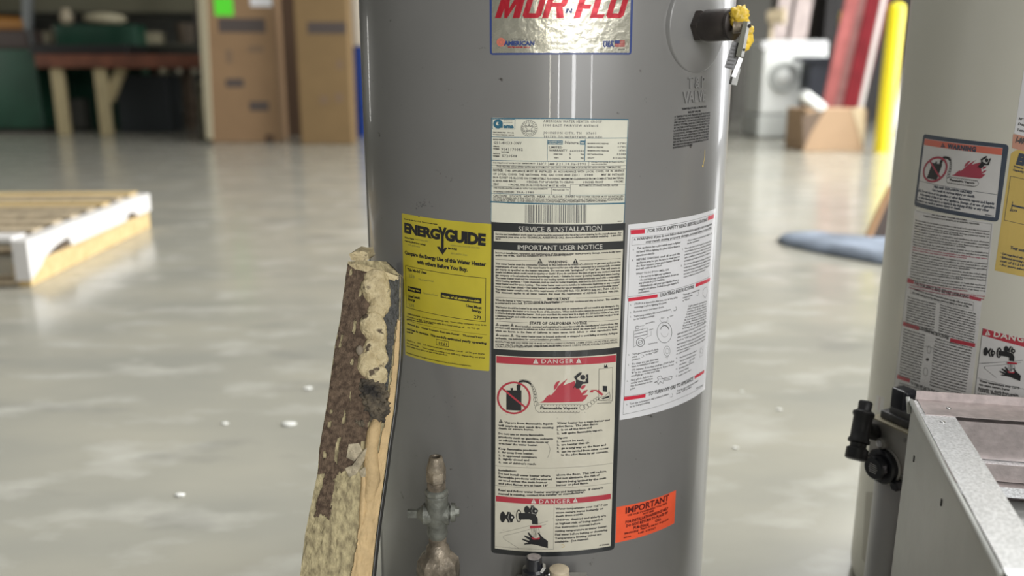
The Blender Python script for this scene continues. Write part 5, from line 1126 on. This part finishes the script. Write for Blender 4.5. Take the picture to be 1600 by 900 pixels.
# green machine left of the bench
gm = empty('green_machine', (G(20, 208).x, bY + .6, 0)); tag(gm, 'dark green machine cabinet standing left of the workbench', 'machine')
xa = AT(-120, 200, bY + .35).x; xb = AT(70, 200, bY + .35).x; zg = zat(30, 78, bY + .35)
bm = bmesh.new(); box(bm, ((xa + xb) / 2, bY + .9, zg / 2 + .03), (xb - xa, 1.1, zg - .06)); make('cabinet', bm, M_green, gm, bevel=.03)
bm = bmesh.new(); box(bm, ((xa + xb) / 2, bY + .9, .04), (xb - xa - .1, 1.0, .08)); make('plinth', bm, M_dk, gm)
bm = bmesh.new(); box(bm, (AT(12, 60, bY + .6).x, bY + .9, zg + .14), (.5, .5, .3)); make('motor', bm, mat('brown_motor', (.045, .03, .025), .6), gm, bevel=.04)
bm = bmesh.new(); rod(bm, (AT(8, 33, bY + .6).x - .25, bY + .8, zg + .36), (AT(8, 33, bY + .6).x + .2, bY + .8, zg + .36), .13, .11); make('pulley', bm, mat('amber_paint', (.25, .11, .02), .5), gm, True, autos=40)
bm = bmesh.new(); hexa(bm, AT(34, 45, bY + .7), AT(46, 45, bY + .7), AT(46, -40, bY + .7), AT(34, -40, bY + .7), (0, .1, 0)); p = AT(40, 45, bY + .7); box(bm, (p.x, p.y + .05, p.z / 2 + zg / 2), (.08, .08, abs(p.z - zg) + .1)); make('post', bm, mat('grey_post', (.13, .14, .14), .5), gm)
# green bench-high unit behind
bm = bmesh.new(); a = AT(72, 60, bY + 1.4); b = AT(200, 38, bY + 1.4); box(bm, ((a.x + b.x) / 2, bY + 1.86, b.z / 2), (b.x - a.x, .4, b.z)); single('green_cabinet', bm, M_green, 'low green cabinet behind the workbench', 'cabinet', bevel=.02)
sY = bY + 1.86; ztop = b.z
bm = bmesh.new(); p = AT(105, 40, sY); lathe(bm, [(.05, ztop), (.10, ztop + .05), (.11, ztop + .14), (.06, ztop + .2), (.07, ztop + .25)], 24, Matrix.Translation((p.x, sY, 0))); single('cream_jug', bm, mat('cream_glaze', (.40, .34, .24), .4), 'cream jug standing on the green cabinet', 'jug', smooth=True)
bm = bmesh.new(); p = AT(165, 40, sY); lathe(bm, [(.10, ztop), (.22, ztop + .02), (.33, ztop + .08), (.30, ztop + .15), (.12, ztop + .19)], 28, Matrix.Translation((p.x, sY, 0))); single('pale_basin', bm, mat('pale_basin', (.42, .38, .26), .5), 'pale upturned basin on the green cabinet', 'basin', smooth=True)
# steel shelf across the back
shY = 14.9
sh = empty('storage_shelf', (AT(180, 60, shY).x, shY, 0)); tag(sh, 'long steel storage shelf along the dark back wall', 'shelf')
xa = AT(-60, 30, shY).x; xb = AT(318, 30, shY).x
zs = [.15, zat(200, 118, shY), zat(200, 72, shY), zat(200, 22, shY)]
for z in zs:
    bm = bmesh.new(); box(bm, ((xa + xb) / 2, shY, z), (xb - xa, .7, .05)); make('shelf_board', bm, mat('shelf_steel', (.075, .075, .055), .5, .2), sh)
bm = bmesh.new(); box(bm, ((xa + xb) / 2, shY - .36, zat(200, 8, shY)), (xb - xa, .03, .28)); make('shelf_beam', bm, mat('khaki_beam', (.10, .095, .06), .6), sh)
for x in (xa, (xa + xb) / 2, xb):
    for dy in (-.32, .32):
        bm = bmesh.new(); box(bm, (x, shY + dy, 1.3), (.06, .06, 2.6)); make('upright', bm, M_dk, sh)
random.seed(4)
pal_c = [(.30, .27, .18), (.06, .06, .055), (.20, .17, .12), (.10, .075, .05), (.14, .14, .12), (.33, .30, .22), (.04, .05, .06), (.13, .055, .03)]
kinds = ['crate', 'tin', 'parts_box', 'bucket']
def store(x, z, w, h, kind, ci, zname):
    m = mat('stored_' + str(ci), pal_c[ci], .6); c = pal_c[ci]
    colr = ['pale tan', 'black', 'brown', 'dark brown', 'grey', 'cream', 'slate', 'rust red'][ci]
    bm = bmesh.new()
    if kind in ('tin', 'bucket'):
        k = .8 if kind == 'bucket' else 1.0; lathe(bm, [(w / 2 * k, z), (w / 2, z + h), (w / 2 + .01, z + h), (w / 2 + .01, z + h + .02)], 20, Matrix.Translation((x, shY - .12, 0)))
    else:
        box(bm, (x, shY - .12, z + h / 2), (w, .4, h)); box(bm, (x, shY - .12, z + h - .02), (w + .03, .43, .04))
    o = make(kind, bm, m, None, kind in ('tin', 'bucket'), autos=40)
    return tag(o, None, {'crate': 'crate', 'tin': 'tin', 'parts_box': 'box', 'bucket': 'bucket'}[kind], 'things stored on the back shelf'), colr
seen = {}
names_z = ['bottom', 'lower middle', 'upper middle', 'top']
for zi, z in enumerate(zs):
    x = xa + .25; n = 0; prev = 'the left end'
    while x < xb - .3:
        w = random.uniform(.22, .5); h = random.uniform(.12, .30 if zi < 3 else .25); ci = random.randrange(8); kind = random.choice(kinds)
        o, colr = store(x + w / 2, z + .025, w, h, kind, ci, zi); n += 1
        nm = kind.replace('_', ' '); me_ = colr + ' ' + nm
        k = (me_, zi, prev); o['label'] = (me_ + ' on ' + names_z[zi] + ' back shelf right of ' + prev)
        prev = 'the ' + me_ if n else prev
        if k in seen: o['label'] += ', nearer cartons'
        seen[k] = 1; x += w + random.uniform(.05, .30)
# things under the bench
bm = bmesh.new(); p = G(285, 176); lathe(bm, [(.25, 0), (.33, .10), (.36, .30), (.30, .34)], 24, Matrix.Translation((p.x, p.y - 1.2, 0))); single('pale_tub', bm, mat('pale_tub', (.22, .20, .15), .5), 'pale round tub on the floor under the bench end', 'tub', smooth=True)
bm = bmesh.new(); p = AT(112, 190, bY + 1.2); box(bm, (p.x, bY + 1.2, .25), (.5, .35, .46), Matrix.Rotation(.2, 3, 'Z')); single('grey_crate', bm, mat('crate_grey', (.09, .09, .075), .6), 'grey crate on the floor between the bench legs', 'crate', bevel=.02)
bm = bmesh.new(); p = AT(240, 150, bY + .9); box(bm, (p.x, bY + .75, .42), (.75, .5, .84)); single('dark_drum_cabinet', bm, mat('blackish', (.012, .016, .018), .6), 'dark cabinet under the right end of the workbench', 'cabinet', bevel=.02)

# ---- tall cartons
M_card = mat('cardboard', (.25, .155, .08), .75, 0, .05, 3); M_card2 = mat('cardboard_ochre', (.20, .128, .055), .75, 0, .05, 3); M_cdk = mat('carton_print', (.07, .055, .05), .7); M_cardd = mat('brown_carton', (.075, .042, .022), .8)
def carton(name, label, xl0, xr0, yb, m, prints, zt_=2.05, dep=.85, rot=0.0):
    a = G(xl0, yb); b = G(xr0, yb + 3); Y = a.y; r = empty(name, ((a.x + b.x) / 2, Y + dep / 2, 0)); tag(r, label, 'carton')
    b = Vector((AT(xr0, yb, Y).x, Y + rot, 0)); w = b - a; n = Vector((-w.y, w.x, 0)).normalized() * dep
    bm = bmesh.new(); hexa(bm, a, b, b + n, a + n, (0, 0, zt_)); make('carton_body', bm, m, r, bevel=.015)
    for (x0, x1, y0, y1, pm, nm) in prints:
        p0 = AT(x0, y1, Y - .0); p1 = AT(x1, y0, Y - .0); t0 = (p0.x - a.x) / w.x; t1 = (p1.x - a.x) / w.x
        A = a + w * t0; B = a + w * t1; A.z = p0.z; B.z = p0.z; A -= n.normalized() * .003; B -= n.normalized() * .003
        bm = bmesh.new(); hexa(bm, A, B, B + Vector((0, 0, p1.z - p0.z)), A + Vector((0, 0, p1.z - p0.z)), n.normalized() * .002); make(nm, bm, pm, r)
    return r
M_lime = mat('lime_sticker', (.10, .75, .03), .6)
carton('tall_carton', 'tall cardboard carton with a lime green sticker, left of the pair', 331, 436, 224, M_card, [(335, 361, -4, 25, M_lime, 'sticker'), (388, 420, -8, 10, M_white, 'shipping_label'), (341, 410, 29, 51, M_cdk, 'printed_band'), (352, 360, 78, 100, mat('faint_print', (.19, .125, .075), .75), 'printed_mark'), (385, 408, 72, 82, MATS['faint_print'], 'printed_mark'), (352, 378, 124, 137, M_cdk, 'printed_mark'), (388, 416, 160, 174, M_cdk, 'printed_mark'), (412, 424, 212, 224, M_cardd, 'corner_stain')], rot=.12)
carton('tall_carton', 'tall ochre cardboard carton next to the grey heater, right of the pair', 471, 552, 226, M_card2, [(481, 540, 35, 53, M_cdk, 'printed_band'), (526, 536, 95, 108, MATS['faint_print'], 'printed_mark'), (500, 512, 150, 162, MATS['faint_print'], 'printed_mark'), (524, 536, 146, 160, MATS['faint_print'], 'printed_mark')], dep=.3)
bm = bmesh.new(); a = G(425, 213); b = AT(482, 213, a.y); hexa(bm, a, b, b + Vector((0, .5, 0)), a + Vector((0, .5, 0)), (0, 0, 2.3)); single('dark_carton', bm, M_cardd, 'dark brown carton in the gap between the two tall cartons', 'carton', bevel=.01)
bm = bmesh.new(); hexa(bm, AT(304, -60, 10.8), AT(318, -60, 10.8), AT(331, 218, 10.8), AT(322, 218, 10.8), (0, .05, 0)); o = single('pale_board', bm, mat('pale_board', (.36, .32, .22), .7), 'narrow pale board leaning beside the left tall carton', 'board')
bm = bmesh.new(); a = G(318, 216); box(bm, (a.x + .04, a.y + .1, .38), (.16, .2, .76)); single('wrapped_bundle', bm, mat('mottled_wrap', (.19, .18, .12), .7, 0, .5, 14), 'mottled wrapped bundle standing left of the tall carton', 'bundle', bevel=.03)
bm = bmesh.new(); a = G(556, 200); Yb_ = 12.2; x0 = AT(545, 100, Yb_).x; x1 = AT(585, 100, Yb_).x; ztb = zat(555, 72, Yb_); lathe(bm, [((x1 - x0) / 2, 0), ((x1 - x0) / 2, ztb * .33), ((x1 - x0) / 2 + .015, ztb * .34), ((x1 - x0) / 2, ztb * .35), ((x1 - x0) / 2, ztb)], 32, Matrix.Translation(((x0 + x1) / 2, Yb_ + .2, 0))); single('blue_drum', bm, mat('drum_blue', (.015, .05, .26), .4), 'blue drum behind the ochre carton', 'drum', smooth=True, autos=40)
bm = bmesh.new(); lathe(bm, [(.20, ztb + .002), (.21, ztb + .9), (.15, ztb + 1.0)], 28, Matrix.Translation(((x0 + x1) / 2, Yb_ + .2, 0))); single('white_roll', bm, mat('roll_white', (.62, .55, .45), .6), 'off-white roll standing on the blue drum', 'roll', smooth=True, autos=40)

# ---- right background
M_appl = mat('appliance_white', (.86, .88, .86), .3)
ws = empty('washing_machine', G(1235, 216) + Vector((0, .35, 0))); tag(ws, 'white front loading washing machine on a plinth in the bright background', 'washing machine'); Yw = G(1235, 216).y
px_box('cabinet', 1187, 1296, 62, 178, Yw, .8, M_appl, ws, .03)
px_box('plinth', 1183, 1262, 180, 214, Yw, .8, mat('plinth_white', (.62, .64, .62), .4), ws, .02)
p = AT(1224, 120, Yw); rr_ = AT(1247, 120, Yw).x - p.x
bm = bmesh.new(); Mw = Matrix.Translation((p.x, Yw, p.z)) @ Matrix.Rotation(PI / 2, 4, 'X'); lathe(bm, [(rr_, 0), (rr_, .03), (rr_ * .92, .06), (rr_ * .62, .05), (rr_ * .58, .03)], 40, Mw); make('door_ring', bm, mat('door_grey', (.45, .47, .46), .35), ws, True, autos=40)
bm = bmesh.new(); lathe(bm, [(rr_ * .60, .02), (rr_ * .5, .06), (rr_ * .2, .075), (.001, .078)], 40, Mw, close=False); make('door_glass', bm, mat('door_white', (.75, .77, .76), .2), ws, True)
px_box('control_strip', 1190, 1294, 64, 76, Yw - .01, .02, M_white, ws, .004)
px_box('foot', 1212, 1250, 216, 222, Yw + .1, .5, M_black, ws, .0)
Yt = G(1290, 225).y
tb = empty('black_bin', (AT(1276, 200, Yt + .4).x, Yt + .9, 0)); tag(tb, 'black plastic bin behind the cardboard box, in front of the washing machine', 'bin')
a = AT(1255, 168, Yw - .5); bm = bmesh.new(); 
Ybn = Yw - .45; x0 = AT(1252, 90, Ybn).x; x1 = AT(1312, 90, Ybn).x; ztn = zat(1280, 92, Ybn); hexa(bm, (x0 + .12, Ybn, 0), (x1 - .05, Ybn, 0), (x1 - .05, Ybn + .35, 0), (x0 + .12, Ybn + .35, 0), (0, 0, ztn)); 
make('bin_body', bm, mat('bin_black', (.02, .024, .035), .5), tb, bevel=.02)
bm = bmesh.new(); box(bm, ((x0 + x1) / 2 + .0, Ybn + .15, ztn), (x1 - x0, .42, .06)); make('bin_rim', bm, mat('bin_rim', (.025, .03, .045), .45), tb, bevel=.01)
Yc = G(1300, 236).y
cbx = empty('cardboard_box', (AT(1303, 236, Yc).x, Yc + .3, 0)); tag(cbx, 'cardboard box with folded flap in front of the leaning red panels', 'box')
x0 = AT(1255, 236, Yc).x; x1 = AT(1349, 236, Yc).x; zc = zat(1300, 170, Yc)
bm = bmesh.new(); box(bm, ((x0 + x1) / 2, Yc + .35, zc / 2), (x1 - x0, .7, zc)); make('carton_body', bm, mat('light_card', (.46, .31, .19), .7, 0, .05, 3), cbx, bevel=.01)
bm = bmesh.new(); hexa(bm, AT(1331, 168, Yc - .01), AT(1351, 166, Yc - .01), AT(1349, 230, Yc - .01), AT(1345, 215, Yc - .01), (0, .008, 0)); make('front_flap', bm, mat('pale_card', (.62, .50, .33), .7), cbx)
bm = bmesh.new(); hexa(bm, AT(1254, 180, Yc - .01), AT(1290, 170, Yc - .01), AT(1268, 205, Yc - .01), AT(1256, 232, Yc - .01), (0, .008, 0)); make('flap_shading', bm, mat('shade_card', (.17, .12, .085), .7), cbx)  # dark card patch: diagonal flap shading put into the colour
bm = bmesh.new(); q_ = AT(1273, 161, Yc - .0); box(bm, q_ + Vector((0, .1, .02)), (.30, .22, .11), Matrix.Rotation(.62, 3, 'Y')); single('white_foam_block', bm, M_appl, 'white foam block poking out of the cardboard box', 'foam block', bevel=.02)
# leaning red panels
Yr = Yc + .40
for i, (xb0, xb1, xt0, xt1, c_, nm) in enumerate(((1284, 1302, 1323, 1344, (.27, .085, .08), 'pink red strip panel leaning leftmost behind the cardboard box'), (1303, 1316, 1345, 1356, (.34, .17, .16), 'pale pink strip panel, second from the left behind the cardboard box'), (1317, 1333, 1357, 1372, (.13, .012, .016), 'deep red panel leaning third behind the cardboard box'), (1334, 1348, 1373, 1392, (.17, .02, .026), 'red panel leaning rightmost behind the cardboard box'))):
    dy = .12 * (i % 2)
    B0_ = AT(xb0, 168, Yr + .45 + dy); B1_ = AT(xb1, 168, Yr + .45 + dy); T0_ = AT(xt0, -10, Yr + .9 + dy); T1_ = AT(xt1, -10, Yr + .9 + dy)
    k = B0_.z / (T0_.z - B0_.z); bot0 = B0_ - (T0_ - B0_) * k; bot1 = B1_ - (T1_ - B1_) * k
    k2 = 1.12; bm = bmesh.new(); hexa(bm, bot0, bot1, B1_ + (T1_ - B1_) * k2, B0_ + (T0_ - B0_) * k2, (0, .04, 0)); single('red_panel', bm, mat('panel_' + str(i), c_, .8, 0, .15, 5, spec=.1), nm, 'panel', 'red panels leaning on the bollard')
bm = bmesh.new(); B0_ = AT(1349, 168, Yr + .4); _a = AT(1352, 120, Yr - .1); _b = AT(1359, 120, Yr - .1); _t = AT(1382, -20, Yr + .1) - _a; _k = _a.z / _t.z; hexa(bm, _a - _t * _k, _b - _t * _k, _b + _t, _a + _t, (0, .03, 0));  single('white_strip', bm, mat('dull_white', (.5, .47, .46), .6), 'white plastic strip leaning right of the red panels', 'strip')
def bollard(x0, x1, ytop, Yb0, label, xt):
    zt_ = zat(xt, ytop, Yb0); p = Vector((AT((x0 + x1) / 2, 236, Yb0).x, Yb0, 0)); r = (AT(x1, 236, Yb0).x - AT(x0, 236, Yb0).x) / 2
    bm = bmesh.new(); lathe(bm, [(r, 0), (r, zt_ - r * .8), (r * .9, zt_ - r * .35), (r * .55, zt_ - r * .08), (.001, zt_)], 32, Matrix.Translation(p), close=False)
    o = make('bollard', bm, mat('bollard_yellow', (.85, .70, .02), .4), None, True); tag(o, label, 'bollard', 'yellow bollards'); return o
bollard(1366, 1390, 3, G(1378, 237).y, 'tall yellow bollard standing left of the beige heater', 1400)
bollard(1293, 1314, 14, 13.6, 'yellow bollard farther back behind the washing machine', 1300)
for i, (xa_, xb_) in enumerate(((1213, 1236), (1240, 1268))):
    Yq = 13.2 + i * .25; bm = bmesh.new(); A_ = AT(xa_ - 6, 62, Yq); B_ = AT(xb_ - 8, 62, Yq); tt_ = AT(xa_ + 14, -60, Yq + .2) - A_; k = A_.z / tt_.z
    hexa(bm, A_ - tt_ * k, B_ - tt_ * k, B_ + tt_, A_ + tt_, (0, .1, 0)); single('wrapped_board', bm, mat('pinkish_wrap', (.40, .33, .31), .5, 0, .15, 6), ['narrow pale pink wrapped board behind the left side of the washing machine', 'wide pale pink wrapped board behind the middle of the washing machine'][i], 'board', 'wrapped boards behind the washing machine')
bm = bmesh.new(); rod(bm, AT(1200, 26, 12.8), AT(1226, 24, 12.7), .09, .12); q_ = AT(1206, 26, 12.85); rod(bm, (q_.x, 12.85, 0), q_, .03); single('lamp_head', bm, mat('amber_white', (.55, .45, .30), .5), 'small cream lamp head on a stand behind the washing machine', 'lamp', smooth=True, autos=40)
for i, (x, c_, w_) in enumerate(((1165, (.10, .095, .08), .7), (1330, (.06, .055, .055), 1.4), (1420, (.10, .09, .09), 1.0))):
    p = AT(x, 100, 17.5 + i * .4); bm = bmesh.new(); box(bm, (p.x, p.y, 1.3), (w_, .6, 2.6)); box(bm, (p.x, p.y - .31, 1.3), (w_ * .8, .02, 2.2)); single('storage_locker', bm, mat('locker_' + str(i), c_, .6), ['grey brown locker behind the relief valve', 'dark locker behind the red panels', 'grey locker behind the tall yellow bollard'][i], 'locker', bevel=.02)
bm = bmesh.new(); rod(bm, G(1392, 205) , AT(1424, 88, G(1392, 205).y + .2), .06, .06); single('white_pole', bm, M_film, 'white pole slanting behind the beige heater', 'pole', smooth=True, autos=40)
# rag and leaning plank on the floor
bm = bmesh.new(); out = [(1213, 377), (1222, 371), (1242, 368), (1262, 367), (1289, 371), (1330, 374), (1382, 378), (1440, 380), (1450, 405), (1440, 420), (1382, 415), (1340, 407), (1301, 400), (1270, 394), (1247, 389), (1225, 384)]
cc = G(1320, 392); R1 = [G(*p) for p in out]; rings = []
for k, hh in ((1.0, .004), (.92, .035), (.6, .05), (.25, .045)):
    rings.append([bm.verts.new(cc.lerp(p, k) + Vector((0, 0, hh + .012 * noise.noise(p * 3 * k)))) for p in R1])
for a, b in zip(rings, rings[1:]):
    for i in range(len(R1)): bm.faces.new((a[i], a[(i + 1) % len(R1)], b[(i + 1) % len(R1)], b[i]))
bm.faces.new(rings[-1]); bm.faces.new(rings[0]); single('blue_rag', bm, mat('rag_blue', (.17, .20, .25), .9, 0, .3, 6, bump=.6), 'flattened blue grey rag lying on the floor left of the beige heater', 'rag', smooth=True)
Yp = G(1356, 377).y - .06
bm = bmesh.new(); hexa(bm, AT(1360, 377, Yp), AT(1420, 383, Yp), AT(1460, 285, Yp + .2), AT(1397, 292, Yp + .2), (0, .05, 0)); pk_ = empty('dark_plank', (G(1380, 380).x, Yp, 0)); tag(pk_, 'dark brown slanting plank with a pale orange edge behind the beige heater', 'plank'); make('board', bm, mat('plank_dark', (.05, .032, .025), .7), pk_)
bm = bmesh.new(); hexa(bm, AT(1354, 377, Yp), AT(1360, 377, Yp), AT(1397, 292, Yp + .2), AT(1393, 292, Yp + .2), (0, .05, 0)); make('edge_strip', bm, mat('plank_edge', (.42, .24, .12), .7), pk_)
# pale chips on the floor
for i, (x, y, r) in enumerate(((482, 608, .010), (282, 775, .008), (452, 664, .014), (352, 663, .007), (1160, 612, .004), (1150, 700, .005), (1218, 640, .006))):
    bm = bmesh.new(); lump(bm, G(x, y) + Vector((0, 0, .002)), r, (1.3, 1, .25), .4, 2, 2, i); single('foam_chip', bm, mat('chip_white', (.8, .8, .76), .7), None, 'debris', 'pale chips scattered on the floor', smooth=True)['label'] = ['white chip left of the leaning panel top half', 'white chip at lower left of the floor', 'long pale chip beside the leaning panel', 'small grey chip on the left floor', 'tiny chip just right of the grey heater edge', 'tiny chip right of the heater lower edge', 'small chip on the floor between the two heaters'][i]
